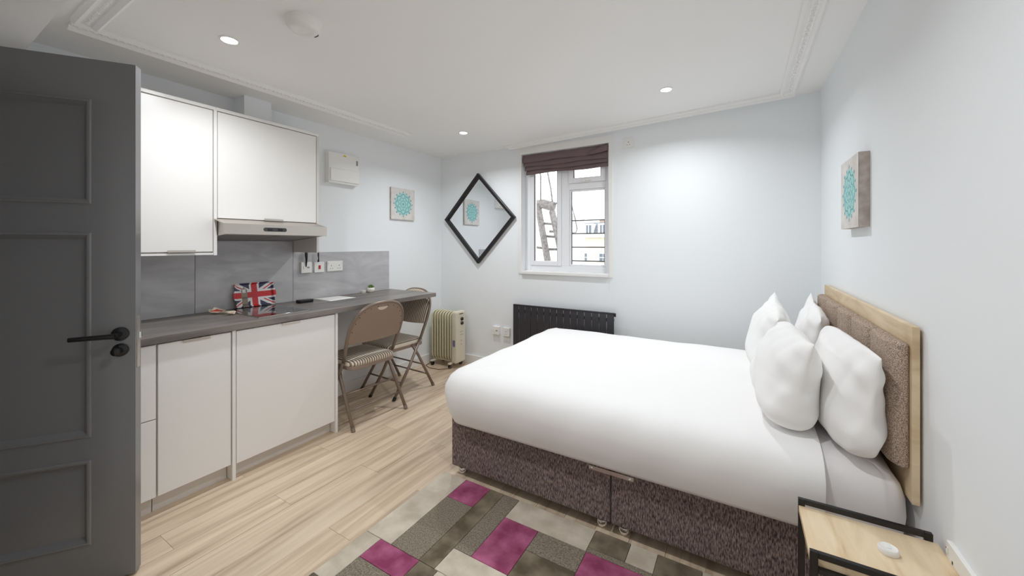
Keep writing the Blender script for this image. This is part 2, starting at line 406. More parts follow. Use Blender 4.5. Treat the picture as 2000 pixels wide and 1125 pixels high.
tt = MB(); tt.lathe([(.026, 0), (.026, .006), (.022, .009), (.013, .012), (.011, .03), (.015, .034), (.015, .042), (.008, .047)], (hs, 0, .925), 20, 'y')
if sgn > 0: tt.v = [(x, -y, z) for x, y, z in tt.v]
smooth_by_angle(tt.build('thumb_turn', M_BLACK, door))
lp = MB(); lp.box(-.0015, .002, sgn * .022 - .011, sgn * .022 + .011, .845, 1.055); lt = lp.build('latch_plate', M_STEEL, door)
MB().box(-.012, 0, sgn * .022 - .007, sgn * .022 + .007, .965, .99).build('latch_bolt', M_CHROME, lt)
MB().tube([(DWID + .006, sgn * .022 * 0 - sgn * .004, .2), (DWID + .006, -sgn * .004, .3)], .007).build('hinge', M_STEEL, door)
MB().tube([(DWID + .006, -sgn * .004, 1.75), (DWID + .006, -sgn * .004, 1.85)], .007).build('hinge', M_STEEL, door)

# ================================================================== CEILING FITTINGS
def downlight(x, y, label, offscreen=False):
    z = ceil_z(x)
    t = thing('downlight_offscreen' if offscreen else 'downlight', (x, y, z), label, 'ceiling light', 'recessed ceiling downlights')
    smooth_by_angle(MB().lathe([(.043, .004), (.043, -.004), (.036, -.006), (.033, -.002)], (x, y, z), 28).build('trim_ring', M_TRIM, t))
    MB().lathe([(.033, .0), (.033, -.0035), (.012, -.0045)], (x, y, z), 24).build('lens', M_LAMP, t)
    ld = bpy.data.lights.new('downlight_lamp', 'AREA'); ld.shape = 'DISK'; ld.size = 0.07; ld.energy = LAMP_W; ld.color = LAMP_COL; ld.spread = math.radians(LAMP_SPREAD)
    lo = bpy.data.objects.new('lamp_offscreen' if offscreen else 'lamp', ld); C.objects.link(lo); lo.parent = t; lo.location = (0, 0, -.012)
    return t
downlight(-2.22, 0.945, 'round recessed downlight beside the smoke alarm, above the wall cabinets')
downlight(-2.20, 2.83, 'round recessed downlight in the corner of the ceiling, near the diamond mirror')
downlight(-0.45, 2.87, 'round recessed downlight above the bed, between window and headboard')
downlight(-0.45, 0.95, 'round recessed downlight above the patchwork rug', offscreen=True)   # fourth corner of the visible grid

sx, sy = -1.755, 1.05; sz = ceil_z(sx)
t = thing('smoke_alarm', (sx, sy, sz), 'white round smoke alarm fixed to the ceiling', 'smoke alarm')
smooth_by_angle(MB().lathe([(.078, .002), (.078, -.012), (.074, -.016)], (sx, sy, sz), 36).build('base_plate', M_PLAST, t))
smooth_by_angle(MB().lathe([(.074, -.014), (.072, -.028), (.060, -.044), (.040, -.050), (.034, -.047), (.012, -.047)], (sx, sy, sz), 36).build('cover', M_PLAST, t), 50)
for k in range(4):
    MB().box(sx - .012 + k * .007, sx - .008 + k * .007, sy + .050, sy + .066, sz - .0445, sz - .030).build('vent_slot', mat('alarm_slot', srgb(90, 75, 60), .6), t)

# ================================================================== KITCHEN
# worktop
wt = MB().box(XL, -2.482, 0.40, 2.772, 0.860, 0.896).build('worktop', M_TOP, None, 0.002, base=(XL, 1.6, .86))
tag(wt, 'long dark slate-effect worktop running from the hob to the desk end', 'worktop')
box('upstand', M_TOP, wt, XL, XL + .004, .40, 2.742, .896, .899)
# splashback of stone-effect panels
spl = thing('splashback', (XL, 1.6, .896), 'grey stone-effect splashback panels along the wall behind the worktop', 'splashback')
ys = [0.40, 1.116, 1.762, 2.745]
for a, b, zt in zip(ys[:-1], ys[1:], (1.287, 1.377, 1.287)): box('panel', M_SPL, spl, XL + .0005, XL + .012, a + .0012, b - .0012, .8965, zt, .001)
# base units
def handle_base(parent, y0, y1, x, z):
    MB().box(x - .004, x + .010, y0, y1, z - .0015, z + .001).box(x + .008, x + .010, y0, y1, z - .010, z).build('handle', M_STEEL, parent, 0.0008)
XF = -2.50
# drawer unit
du = thing('drawer_unit', (-2.8, .575, 0), 'narrow white base unit with stacked drawers at the door end of the worktop', 'cabinet')
box('carcass', M_CABIN, du, XL, XF - .02, .40, .744, .09, .860)
box('plinth', M_CABIN, du, XF - .075, XF - .06, .40, .744, 0, .09)
dr = box('drawer', M_CAB, du, XF - .019, XF, .403, .744, .485, .852, .0015); handle_base(dr, .52, .63, XF, .852)
dr = box('drawer', M_CAB, du, XF - .019, XF, .403, .744, .095, .480, .0015); handle_base(dr, .52, .63, XF, .480)
# single door unit
cu = thing('base_cabinet', (-2.8, .91, 0), 'white single-door base cabinet between the drawers and the double-width unit', 'cabinet')
box('carcass', M_CABIN, cu, XL, XF - .02, .748, 1.074, .09, .860)
box('plinth', M_CABIN, cu, XF - .075, XF - .06, .748, 1.074, 0, .09)
dr = box('door', M_CAB, cu, XF - .019, XF, .752, 1.072, .095, .852, .0015); handle_base(dr, .851, .971, XF, .852)
# wide unit with panels
cu2 = thing('base_cabinet', (-2.8, 1.41, 0), 'wide white base cabinet under the hob, with full-height side panels', 'cabinet')
box('carcass', M_CABIN, cu2, XL + .004, XF - .02, 1.098, 1.724, .09, .860)
box('plinth', M_CABIN, cu2, XF - .075, XF - .06, 1.098, 1.726, 0, .09)
box('side_panel', M_CAB, cu2, XL + .016, XF + .003, 1.078, 1.096, 0, .860, .001)
box('side_panel', M_CAB, cu2, XL + .016, XF + .003, 1.730, 1.748, 0, .860, .001)
dr = box('door', M_CAB, cu2, XF - .019, XF, 1.101, 1.725, .088, .852, .0015); handle_base(dr, 1.354, 1.469, XF, .852)
# wall units
XW = -2.78
wu = thing('wall_cabinet', (XL, .75, 1.29), 'tall white wall cabinet beside the cooker hood, nearest the grey door', 'cabinet')
box('carcass', M_CABIN, wu, XL, XW - .022, .42, 1.096, 1.298, 2.178)
dr = box('door', M_CAB, wu, XW - .019, XW, .425, 1.094, 1.308, 2.172, .0015)
MB().box(XW - .003, XW + .010, .875, 1.005, 1.305, 1.3075).box(XW + .008, XW + .010, .875, 1.005, 1.3065, 1.318).build('handle', M_STEEL, dr, .0005)
box('top_panel', M_CAB, wu, XL, XW + .003, .42, 1.109, 2.177, 2.197, .001)
box('bottom_panel', M_CAB, wu, XL, XW + .001, .42, 1.0965, 1.288, 1.300, .001)
box('side_panel', M_CAB, wu, XL, XW + .003, 1.098, 1.116, 1.285, 2.177, .001)
wu2 = thing('wall_cabinet', (XL, 1.44, 1.5), 'short wide white wall cabinet above the cooker hood', 'cabinet')
box('carcass', M_CABIN, wu2, XL, XW - .022, 1.119, 1.762, 1.51, 2.178)
dr = box('door', M_CAB, wu2, XW - .019, XW, 1.121, 1.762, 1.516, 2.172, .0015)
MB().box(XW - .003, XW + .010, 1.387, 1.513, 1.5125, 1.5155).box(XW + .008, XW + .010, 1.387, 1.513, 1.514, 1.527).build('handle', M_STEEL, dr, .0005)
box('top_panel', M_CAB, wu2, XL, XW + .003, 1.1095, 1.783, 2.177, 2.197, .001)
box('side_panel', M_CABIN, wu2, XL, XW + .003, 1.765, 1.783, 1.290, 2.177, .001)
# boxed-in duct between cabinet and ceiling
dk = MB().box(XL, -2.95, 1.345, 1.525, 2.197, 2.392).build('duct_box', M_WALL, None, 0.003, base=(XL, 1.43, 2.197))
tag(dk, 'white boxed-in duct between the wall cabinets and the ceiling', 'duct')
# cooker hood
hood = thing('cooker_hood', (XL, 1.44, 1.375), 'slim stainless-steel cooker hood with black switch panel under the wall cabinet', 'cooker hood')
hy0, hy1 = 1.1185, 1.7635
XH = -2.652
hb = MB()
prof = [(XL, 1.512), (XW + .0, 1.512), (XH, 1.478), (XH, 1.416), (XH - .012, 1.416), (XL, 1.378)]
hb.prism(prof[:2] + prof[2:], 'y', hy0, hy1)
o = hb.build('body', M_STEEL, hood, .0015)
# front flap wings slightly past the cabinet
MB().prism([(XW + .005, 1.5095), (XH + .002, 1.480), (XH + .002, 1.414), (XH - .004, 1.414), (XH - .004, 1.476), (XW + .005, 1.504)], 'y', 1.100, 1.764).build('front_panel', M_STEEL, hood, .001)
pnl = MB(); pts = []
yc, zc = 1.395, 1.449
for k in range(20):
    a = 2 * PI * k / 20; c = math.cos(a); pts.append((yc + .075 * (1 if c > 0 else -1) * (1 if abs(c) > 1e-6 else 0) * .8 + .013 * c, zc + .013 * math.sin(a)))
sp = pnl.prism(pts, 'x', XH, XH + .005).build('switch_panel', mat('switch_grey', srgb(62, 60, 62), .4), hood)
for yk in (yc - .035, yc + .030): MB().box(XH + .004, XH + .008, yk - .016, yk + .016, zc - .007, zc + .007).build('slider', M_BLACK, sp, .002)
def under_z(x): return 1.416 + (x - XH) / (XL - XH) * (1.378 - 1.416)
for (a, b) in ((1.14, 1.43), (1.45, 1.74)):
    x0, x1 = XH - .05, XL + .04
    MB().add([(x0, a, under_z(x0) - .002), (x1, a, under_z(x1) - .002), (x1, b, under_z(x1) - .002), (x0, b, under_z(x0) - .002), (x0, a, under_z(x0) + .004), (x1, a, under_z(x1) + .004), (x1, b, under_z(x1) + .004), (x0, b, under_z(x0) + .004)],
             [(0, 1, 2, 3), (4, 7, 6, 5), (0, 4, 5, 1), (1, 5, 6, 2), (2, 6, 7, 3), (3, 7, 4, 0)]).build('grease_filter', mat('filter_mesh', srgb(150, 148, 146), .5, .6, bump=.6, bscale=500), hood)
# hob
hob = MB().box(-3.04, -2.572, 1.252, 1.578, .896, .9015).build('hob', M_HOB, None, .0015, base=(-2.8, 1.415, .896))
tag(hob, 'black glass two-ring induction hob set on the worktop', 'hob')
MB().box(-3.043, -2.569, 1.249, 1.2525, .896, .9005).box(-2.5725, -2.569, 1.249, 1.581, .896, .9005).box(-3.043, -2.569, 1.5775, 1.581, .896, .9005).build('edge_trim', M_STEEL, hob)
for xx in (-2.92, -2.70):
    MB().tube([(xx + .07 * math.cos(a * PI / 16), 1.415 + .07 * math.sin(a * PI / 16), .9014) for a in range(32)], .0008, 6, closed=True).build('ring_mark', M_PLASTG, hob)

# flag tray with tower print, leaning on the splashback
def flag_colour(u, v):
    """u in -1.6..1.6, v in -1..1 (flag coordinates); 0 blue 1 white 2 red 3 tower 4 tower light"""
    if -1.12 < u < -0.48 and v < 0.72:
        w = 0.22 if v < 0.45 else 0.22 - (v - .45) * .8
        if abs(u + .80) < w:
            if 0.22 < v < 0.5 and abs(u + .80) < .13: return 4
            return 3 if int((v + 2) * 7) % 4 else 5
    if abs(u) < .24 or abs(v) < .24: return 2
    if abs(u) < .40 or abs(v) < .40: return 1
    d = abs(v) / 1.0 * 1.6 - abs(u)
    side = d * (1 if u * v > 0 else -1)
    dn = d / 1.89
    if abs(dn) < .09 and (dn < 0): return 2
    if abs(dn) < .20: return 1
    return 0
def tray():
    y0, y1, zb, H = 1.335, 1.600, .9015, .172
    cy = (y0 + y1) / 2; hw_ = (y1 - y0) / 2
    lean = 0.20
    t = thing('serving_tray', (-3.05, cy, zb), 'union-flag serving tray with clock tower print leaning on the splashback', 'tray')
    NU, NV = 132, 76
    mb = MB(); idx = {}
    def inside(u, v):
        r = .12; wav = .03 * math.cos(v * PI)
        lim = 1.0 + (0.10 * math.exp(-(v / .38) ** 4)) - .02
        if abs(v) > 1 - r and abs(u) > 1 - r - .0:
            return (abs(u) - (1 - r)) ** 2 + (abs(v) - (1 - r)) ** 2 < r * r
        return abs(u) <= lim and abs(v) <= 1
    def pt(i, j):
        if (i, j) not in idx:
            u = -1.1 + 2.2 * i / NU; v = -1 + 2 * j / NV
            e = max(abs(v), abs(u) if abs(u) < 1 else 1.0 + (abs(u) - 1) * .4)
            rim = max(0.0, min(1.0, (e - .86) / .12)); rim = rim * rim * (3 - 2 * rim) * .014
            hgt = (v + 1) / 2 * H
            x = -3.050 + rim * math.cos(lean) - hgt * math.sin(lean); z = zb + hgt * math.cos(lean) + rim * math.sin(lean)
            idx[(i, j)] = len(mb.v); mb.v.append((x, cy + u * hw_, z))
        return idx[(i, j)]
    for i in range(NU):
        for j in range(NV):
            u = -1.1 + 2.2 * (i + .5) / NU; v = -1 + 2 * (j + .5) / NV
            if inside(u, v):
                mb.f.append((pt(i, j), pt(i + 1, j), pt(i + 1, j + 1), pt(i, j + 1))); mb.mi.append(flag_colour(u * 1.55, v))
    g = .12
    mats = [mat('flag_blue', srgb(58, 58, 88), g + .1), mat('flag_white', srgb(236, 232, 232), g + .1), mat('flag_red', srgb(205, 40, 45), g + .1), mat('tower_stone', srgb(150, 136, 118), .3), mat('clock_face', srgb(230, 228, 220), .3), mat('tower_shade', srgb(112, 100, 88), .3)]
    o = mb.build('tray_body', mats, t, fix=False)
    md = o.modifiers.new('solid', 'SOLIDIFY'); md.thickness = .003; md.offset = 0
    o.data.polygons.foreach_set('use_smooth', [True] * len(o.data.polygons))
tray()
# spoon rest
sr = thing('spoon_rest', (-2.92, 1.205, .896), 'spoon-shaped red and cream spoon rest lying on the worktop beside the hob', 'spoon rest')
def spoon():
    N = 40; M_ = 14; outer = []
    def wid(t):   # half width along length t 0..1
        if t < .5: return .040 * math.sqrt(max(0, 1 - ((t - .24) / .26) ** 2)) if t < .44 else .014
        return .012 + .012 * math.exp(-((t - .88) / .10) ** 2) if t < .97 else .010
    mb = MB(); red = MB()
    L = .215; p0 = Vector((-3.02, 1.180)); d = Vector((.215, .045)).normalized(); nn = Vector((-d.y, d.x))
    rows = []
    for i in range(N + 1):
        t = i / N; w = max(.004, wid(t)); row = []
        for j in range(M_ + 1):
            q = -1 + 2 * j / M_
            h = .006 + .009 * abs(q) ** 3 + .016 * max(0, (.25 - t) * 4) ** 2 + .006 * max(0, q)
            p = p0 + d * (t * L) + nn * (q * w); row.append((p.x, p.y, .8965 + h))
        rows.append(row)
    vs = [p for r in rows for p in r]; fs = []; mi = []
    for i in range(N):
        for j in range(M_):
            a = i * (M_ + 1) + j; fs.append((a, a + 1, a + M_ + 2, a + M_ + 1))
            t = (i + .5) / N; q = -1 + 2 * (j + .5) / M_
            mi.append(1 if (.08 < t < .40 and abs(q) < .72) or (.80 < t < .95 and abs(q) < .6) else 0)
    mb.v = vs; mb.f = fs; mb.mi = mi
    o = mb.build('body', [mat('rest_cream', srgb(226, 214, 190), .25), mat('rest_red', srgb(205, 70, 45), .25)], sr, fix=False, smooth=True)
    md = o.modifiers.new('solid', 'SOLIDIFY'); md.thickness = .005; md.offset = -1
    MB().lathe([(.018, 0), (.018, .006), (.012, .007)], (p0.x + d.x * .04, p0.y + d.y * .04, .896), 16).build('foot', mat('rest_cream', None), sr)
    MB().lathe([(.008, 0), (.008, .004), (.006, .005)], (p0.x + d.x * .145, p0.y + d.y * .145, .896), 16).build('foot', mat('rest_cream', None), sr)
spoon()
# black handset
hs_ = thing('remote_control', (-2.96, 1.775, .896), 'small black plastic remote lying by the splashback, beside the paper', 'remote')
q = MB().box(-2.985, -2.925, 1.722, 1.835, .896, .920).build('body', M_BLACK, hs_, .007, 3)
for k in range(3): MB().box(-2.965, -2.945, 1.745 + k * .028, 1.758 + k * .028, .920, .9215).build('button', M_PLASTG, hs_, .001)
# sheet of paper
pp = MB().add([(-3.083, 1.933, .8972), (-3.062, 2.149, .8972), (-2.849, 2.165, .8972), (-2.837, 1.922, .8972), (-3.083, 1.933, .8985), (-3.062, 2.149, .8985), (-2.849, 2.165, .8985), (-2.837, 1.922, .8985)],
              [(0, 1, 2, 3), (4, 7, 6, 5), (0, 4, 5, 1), (1, 5, 6, 2), (2, 6, 7, 3), (3, 7, 4, 0)])
pp.v = [(x, y, z - .0012) for x, y, z in pp.v]
tag(pp.build('paper_sheet', M_PAPER, None, base=(-2.95, 2.04, .896)), 'white sheet of paper lying flat on the worktop', 'paper')
# tealight cup and succulent
cx_, cy_ = -3.045, 2.400
t = thing('candle_cup', (cx_, cy_, .896), 'tiny white tealight cup next to the potted succulent', 'candle holder')
smooth_by_angle(MB().lathe([(.016, 0), (.021, .008), (.022, .026), (.019, .026), (.018, .012), (.004, .011)], (cx_, cy_, .896), 24).build('cup', M_POT, t))
smooth_by_angle(MB().lathe([(.0175, .011), (.0175, .019), (.003, .020)], (cx_, cy_, .896), 20).build('wax', M_PAPER, t))
cx_, cy_ = -3.035, 2.475
t = thing('potted_succulent', (cx_, cy_, .896), 'small green succulent in a round white pot on the worktop', 'plant')
smooth_by_angle(MB().lathe([(.020, 0), (.031, .010), (.036, .025), (.033, .041), (.028, .046), (.025, .044), (.024, .038), (.003, .038)], (cx_, cy_, .896), 28).build('pot', M_POT, t))
for k in range(18):
    a = k * 2.399; rr = .004 + .0011 * k; el = 1.35 - .05 * k
    p = Vector((cx_, cy_, .934)); dvec = Vector((math.cos(a) * math.cos(el), math.sin(a) * math.cos(el), math.sin(el)))
    MB().tube([p + Vector((math.cos(a), math.sin(a), 0)) * rr * .3, p + dvec * .016, p + dvec * .030, p + dvec * .038], [.003, .0065, .005, .001], 7).build('leaf', M_LEAF, t, smooth=True)

# ------------------------------------------------------------------ electrical plates
def plate_on(name, axis, pos, w, h, depth, label, kind, group=None, sign=1):
    """a wall plate; axis 'x' => on the left/right wall facing sign*X, 'y' => on the back wall facing -Y. pos = (along, z, wall coordinate)"""
    a, z, wc = pos
    loc = (wc, a, z) if axis == 'x' else (a, wc, z)
    t = thing(name, loc, label, 'socket' if 'socket' in kind else 'switch', group)
    def bx(nm, m, par, a0, a1, z0, z1, d0, d1, bev=0):
        lo, hi = sorted((wc + sign * d0, wc + sign * d1))
        if axis == 'x': return box(nm, m, par, lo, hi, a0, a1, z0, z1, bev)
        return box(nm, m, par, a0, a1, lo, hi, z0, z1, bev)
    bx('plate', M_PLAST, t, a - w / 2, a + w / 2, z - h / 2, z + h / 2, 0, depth, .002)
    n = 2 if 'double' in kind else 1
    for k in range(n):
        ca = a + (0 if n == 1 else (-w / 4 if k == 0 else w / 4)) 
        if 'socket' in kind:
            s1 = bx('pin_hole', M_GAP, t, ca - .003, ca + .003, z + .000, z + .008, depth, depth + .0006)
            bx('pin_hole', M_GAP, t, ca - .014, ca - .007, z - .022, z - .018, depth, depth + .0006)
            bx('pin_hole', M_GAP, t, ca + .007, ca + .014, z - .022, z - .018, depth, depth + .0006)
            if 'unswitched' not in kind:
                rk = bx('rocker', M_PLAST, t, ca + (.018 if n == 1 else (.024 if k else -.032)) - (.0 if n > 1 else .0), ca + (.026 if n == 1 else (.032 if k else -.024)), z + .012, z + .028, depth, depth + .003, .001)
                bx('on_mark', M_RED, rk, ca + (.020 if n == 1 else (.026 if k else -.030)), ca + (.024 if n == 1 else (.030 if k else -.026)), z + .025, z + .0285, depth + .0028, depth + .0036)
        elif 'red' in kind: bx('red_rocker', M_RED, t, a - .009, a + .009, z - .016, z + .016, depth, depth + .005, .002)
        else:
            bx('fuse_carrier', M_PLASTG, t, a + .004, a + .024, z - .006, z + .006, depth, depth + .0015)
            bx('rocker', M_PLAST, t, a - .028, a - .014, z - .012, z + .012, depth, depth + .004, .001)
    return t
SPW = XL + .012
plate_on('fused_spur', 'x', (1.862, 1.163, SPW), .088, .088, .022, 'white fused switch on the splashback, closest to the hood', 'spur')
plate_on('cooker_switch', 'x', (1.980, 1.160, SPW), .088, .088, .012, 'white square cooker switch with a red rocker on the splashback', 'red')
plate_on('wall_socket', 'x', (2.128, 1.163, SPW), .150, .088, .012, 'white double power socket on the splashback, above the paper', 'double socket')
plate_on('wall_socket', 'y', (-2.298, .415, YB), .088, .088, .030, 'white wall plate low on the back wall, beside the oil heater', 'spur', sign=-1)
plate_on('wall_socket', 'y', (-2.167, .412, YB), .088, .088, .030, 'white square power socket low on the wall, right next to the dark radiator', 'socket', sign=-1)
plate_on('wall_socket', 'y', (-.876, 2.275, YB), .088, .088, .012, 'white unswitched socket high on the wall beside the window', 'unswitched socket', sign=-1)
plate_on('wall_socket', 'x', (1.455, .492, XR), .150, .088, .012, 'white double socket with red marks on the wall behind the nightstand', 'double socket', sign=-1)
# cables dropping from the cabinet to the switches
for (yy, z1, r0, r1, lb) in ((1.853, 1.168, .011, .003, 'black tapered cable hanging over the fused switch'), (1.958, 1.205, .006, .008, 'thin black cable ending at the red cooker switch')):
    c_ = MB().tube([(SPW + .030, yy, 1.300), (SPW + .030, yy, 1.262), (SPW + .030, yy + .002, 1.235), (SPW + .026, yy + .002, z1)], [r0, r0, .004 if r1 > .005 else r0 * .8, r1], 10).build('power_cable', M_BLACK, None, smooth=True, base=(SPW + .03, yy, z1))
    tag(c_, lb, 'cable')
    c_.location.z += 0
rc = MB().tube([(XL + .012, 1.800, 1.53), (XL + .012, 1.801, 1.45), (XL + .012, 1.800, 1.36)], .006, 8).build('red_cord', M_RED, None, smooth=True, base=(XL + .012, 1.80, 1.36))
tag(rc, 'short red cord on the wall beside the cooker hood', 'cord')
# consumer unit
fu = thing('fuse_box', (XL, 2.2, 1.88), 'white fuse box with hinged flap and yellow sticker on the wall', 'fuse box')
box('case', M_PLAST, fu, XL, XL + .055, 2.045, 2.352, 1.890, 2.158, .004)
fl = box('flap', M_PLAST, fu, XL + .055, XL + .066, 2.058, 2.345, 1.908, 2.018, .003)
box('hinge_line', M_PLAST, fl, XL + .0545, XL + .0565, 2.075, 2.31, 2.0185, 2.021)
box('sticker', M_YEL, fu, XL + .055, XL + .0558, 2.185, 2.215, 2.135, 2.148)
box('label_strip', M_PLASTG, fu, XL + .055, XL + .0558, 2.318, 2.338, 2.075, 2.12)

# ------------------------------------------------------------------ canvas prints with teal mandala
def canvas(name, axis, a0, a1, z0, z1, wc, depth, sign, label):
    ca = (a0 + a1) / 2; cz = (z0 + z1) / 2
    t = thing(name, (wc, ca, z0), label, 'picture', 'canvas prints with a teal mandala')
    face = wc + sign * depth
    lo, hi = sorted((wc, face - sign * .0008))
    box('canvas_body', mat('canvas_edge', srgb(170, 158, 150), .9, col2=srgb(196, 186, 178), nscale=(30, 30, 30)), t, lo, hi, a0, a1, z0, z1, .002)
    N = 96; mb = MB()
    for i in range(N + 1):
        for j in range(N + 1): mb.v.append((face, a0 + (a1 - a0) * i / N, z0 + (z1 - z0) * j / N))
    for i in range(N):
        for j in range(N):
            u = -1 + 2 * (i + .5) / N; v = -1 + 2 * (j + .5) / N
            r = math.hypot(u, v); th = math.atan2(v, u)
            R = .66 + .06 * abs(math.cos(4 * th)) ** .7
            k = 0
            if r < R:
                k = 1
                if abs(r - .58 - .05 * math.cos(8 * th)) < .028: k = 2
                elif abs(r - .40 - .05 * math.cos(8 * th + PI)) < .020: k = 2
                elif abs(r - .22 - .04 * math.cos(8 * th)) < .018: k = 2
                elif r < .07: k = 2
                elif .44 < r < .56 and abs(math.sin(8 * th)) < .18: k = 3
                elif .26 < r < .37 and abs(math.sin(8 * th)) < .22: k = 3
            elif r < R + .10 and math.cos(16 * th) > .55: k = 2
            a = i * (N + 1) + j; mb.f.append((a, a + N + 1, a + N + 2, a + 1)); mb.mi.append(k)
    mb.build('print', [mat('canvas_ground', srgb(206, 201, 196), .9, col2=srgb(222, 218, 214), nscale=(14, 14, 14)), mat('mandala_teal', srgb(160, 209, 205), .9), mat('mandala_line', srgb(112, 158, 166), .9), mat('mandala_pale', srgb(196, 226, 222), .9)], t)
canvas('canvas_print', 'x', 2.762, 3.092, 1.615, 1.944, XL, .02, 1, 'square canvas with teal mandala on the blue-grey wall above the desk end')
canvas('canvas_print', 'x', 2.315, 2.665, 1.432, 1.774, XR, .04, -1, 'square canvas with teal mandala on the wall above the headboard')

# ================================================================== BACK WALL
# diamond mirror
mx, mz = -2.535, 1.645; hwd, hht = .480, .508
mir = thing('mirror', (mx, YB, mz - hht), 'diamond-shaped wall mirror in a black frame, between the wall corner and the window', 'mirror')
def rhomb(k): return [(mx - hwd * k, mz), (mx, mz - hht * k), (mx + hwd * k, mz), (mx, mz + hht * k)]
o_, i_ = rhomb(1), rhomb(.905)
for k in range(4):
    a, b, c, d = o_[k], o_[(k + 1) % 4], i_[(k + 1) % 4], i_[k]
    MB().prism([a, b, c, d], 'y', YB - .040, YB).build('frame_side', M_BLACKW, mir, .003)
MB().prism(rhomb(.915), 'y', YB - .014, YB - .010).build('glass', M_MIRROR, mir)
MB().prism(rhomb(.91), 'y', YB - .009, YB).build('backing', M_BLACKW, mir)
# roman blind
bl = thing('roman_blind', (-1.52, 3.59, 2.29), 'dark mauve fabric roman blind folded up at the top of the window', 'blind')
box('head_rail', M_PLAST, bl, WX0 + .008, WX1 - .008, 3.572, 3.60, 2.268, 2.296)
def fold(name, z1, z0, y, bulge, xin, crumple=0):
    mb = MB(); NX, NZ = 40, 8
    for i in range(NX + 1):
        for j in range(NZ + 1):
            u = i / NX; w = j / NZ
            x = WX0 + .010 + xin + (WX1 - WX0 - .016 - xin) * u
            z = z1 + (z0 - z1) * w + .005 * math.sin(u * 9 + z1 * 40) * w
            yy = y - bulge * math.sin(w * PI * .75) ** 1.0 + .0015 * math.sin(u * 23 + w * 4)
            if crumple and u > .78:
                e = (u - .78) / .22; yy -= .022 * math.exp(-((w - (1 - e)) / .16) ** 2)
                z += .020 * e * w
            mb.v.append((x, yy, z))
    for i in range(NX):
        for j in range(NZ):
            a = i * (NZ + 1) + j; mb.f.append((a, a + 1, a + NZ + 2, a + NZ + 1)); mb.mi.append(0)
    o = mb.build(name, M_BLIND, bl, fix=False, smooth=True); md = o.modifiers.new('solid', 'SOLIDIFY'); md.thickness = .004; return o
fold('fold', 2.290, 2.212, 3.562, .012, .0, 1)
fold('fold', 2.235, 2.166, 3.572, .014, .010)
fold('fold', 2.195, 2.126, 3.583, .014, .020)
fold('fold', 2.155, 2.088, 3.594, .012, .028)
MB().tube([(WX1 - .012, 3.566, 2.285), (WX1 - .004, 3.545, 2.20), (WX1 + .004, 3.540, 1.5), (WX1 + .006, 3.541, .93), (WX1 + .012, 3.541, .925), (WX1 + .014, 3.541, 1.5), (WX1 + .004, 3.548, 2.20), (WX1 - .006, 3.566, 2.285)], .0013, 5).build('pull_chain', M_PLAST, bl)
# radiator
rx0, rx1 = -2.048, -.985
rad = thing('radiator', ((rx0 + rx1) / 2, YB, .13), 'anthracite flat-panel radiator on the wall below the window', 'radiator')
NP = 15; pw = (rx1 - rx0) / NP
pm = None
for k in range(NP):
    x0 = rx0 + k * pw
    if pm is None:
        o = MB().box(.0035, pw - .0035, -.006, .006, -.30, .30).build('panel', M_RAD, rad, .002, base=(0, 0, 0)); pm = o.data
    else:
        o = bpy.data.objects.new('panel', pm); C.objects.link(o); o.parent = rad
        md = o.modifiers.new('bevel', 'BEVEL'); md.width = .002; md.segments = 2; md.limit_method = 'ANGLE'
    o.location = Vector((x0, 3.472, .43)) - Vector(rad.location)
box('top_rail', M_RAD, rad, rx0 + .004, rx1 - .004, 3.466, 3.490, .712, .7305, .001)
for z in (.17, .66):
    MB().tube([(rx0 + .01, 3.492, z), (rx1 - .01, 3.492, z)], .017, 14).build('header_pipe', M_RAD, rad, smooth=False)
box('bleed_valve', M_BLACK, rad, rx1 - .006, rx1 + .012, 3.474, 3.490, .696, .728, .003)
for xb in (rx0 + .18, rx1 - .18):
    for z in (.20, .63): box('bracket', M_RAD, rad, xb - .015, xb + .015, 3.49, YB, z - .02, z + .02, .002)
for xb in (rx0 + .03, rx1 - .03):
    MB().tube([(xb, 3.495, .135), (xb, 3.495, .0)], .0075, 10).build('supply_pipe', M_CHROME, rad, smooth=True)
# oil-filled heater
ht = thing('oil_heater', (-2.85, 3.36, 0), 'cream oil-filled radiator heater with fins and knobs on the floor in the corner', 'heater')
fx0, fx1, fyc = -3.015, -2.725, 3.365
NF = 8; fm = None; fs_ = (fx1 - fx0) / (NF - .3)
def fin_mesh():
    mb = MB(); hgt0, hgt1, hd_ = .070, .605, .072
    prof = []
    for k in range(9):
        a = PI * k / 8; prof.append((hd_ * math.cos(a) * 1.0, hgt1 - .045 + .045 * math.sin(a)))
    for k in range(9):
        a = PI + PI * k / 8; prof.append((hd_ * math.cos(a), hgt0 + .045 + .045 * math.sin(a)))
    # flattened plate with rounded rim
    mb.prism(prof, 'x', -.004, .004)
    ring = [(0, p[0] * .97, p[1]) for p in prof]
    mb.tube(ring, .0095, 8, closed=True)
    mb.tube([(0, 0, .60), (0, 0, .08)], .012, 8)
    return mb
for k in range(NF):
    if fm is None:
        o = fin_mesh().build('fin', M_HEAT, ht, base=(0, 0, 0)); smooth_by_angle(o, 50); fm = o.data
    else:
        o = bpy.data.objects.new('fin', fm); C.objects.link(o); o.parent = ht
    o.location = Vector((fx0 + fs_ * (k + .35), fyc, 0)) - Vector(ht.location)
for z in (.12, .545): MB().tube([(fx0 + .01, fyc, z), (fx1 + .01, fyc, z)], .022, 14).build('oil_pipe', M_HEAT, ht, smooth=True)
cbx = box('control_panel', M_HEATP, ht, fx1 + .006, -2.650, fyc - .085, fyc + .085, .055, .620, .018)
for (z, nm) in ((.535, 0), (.488, 0)):
    MB().lathe([(.019, 0), (.019, .010), (.016, .016), (.003, .017)], (-2.650, fyc + .010, z), 18, 'x').build('knob', M_BLACK, cbx)
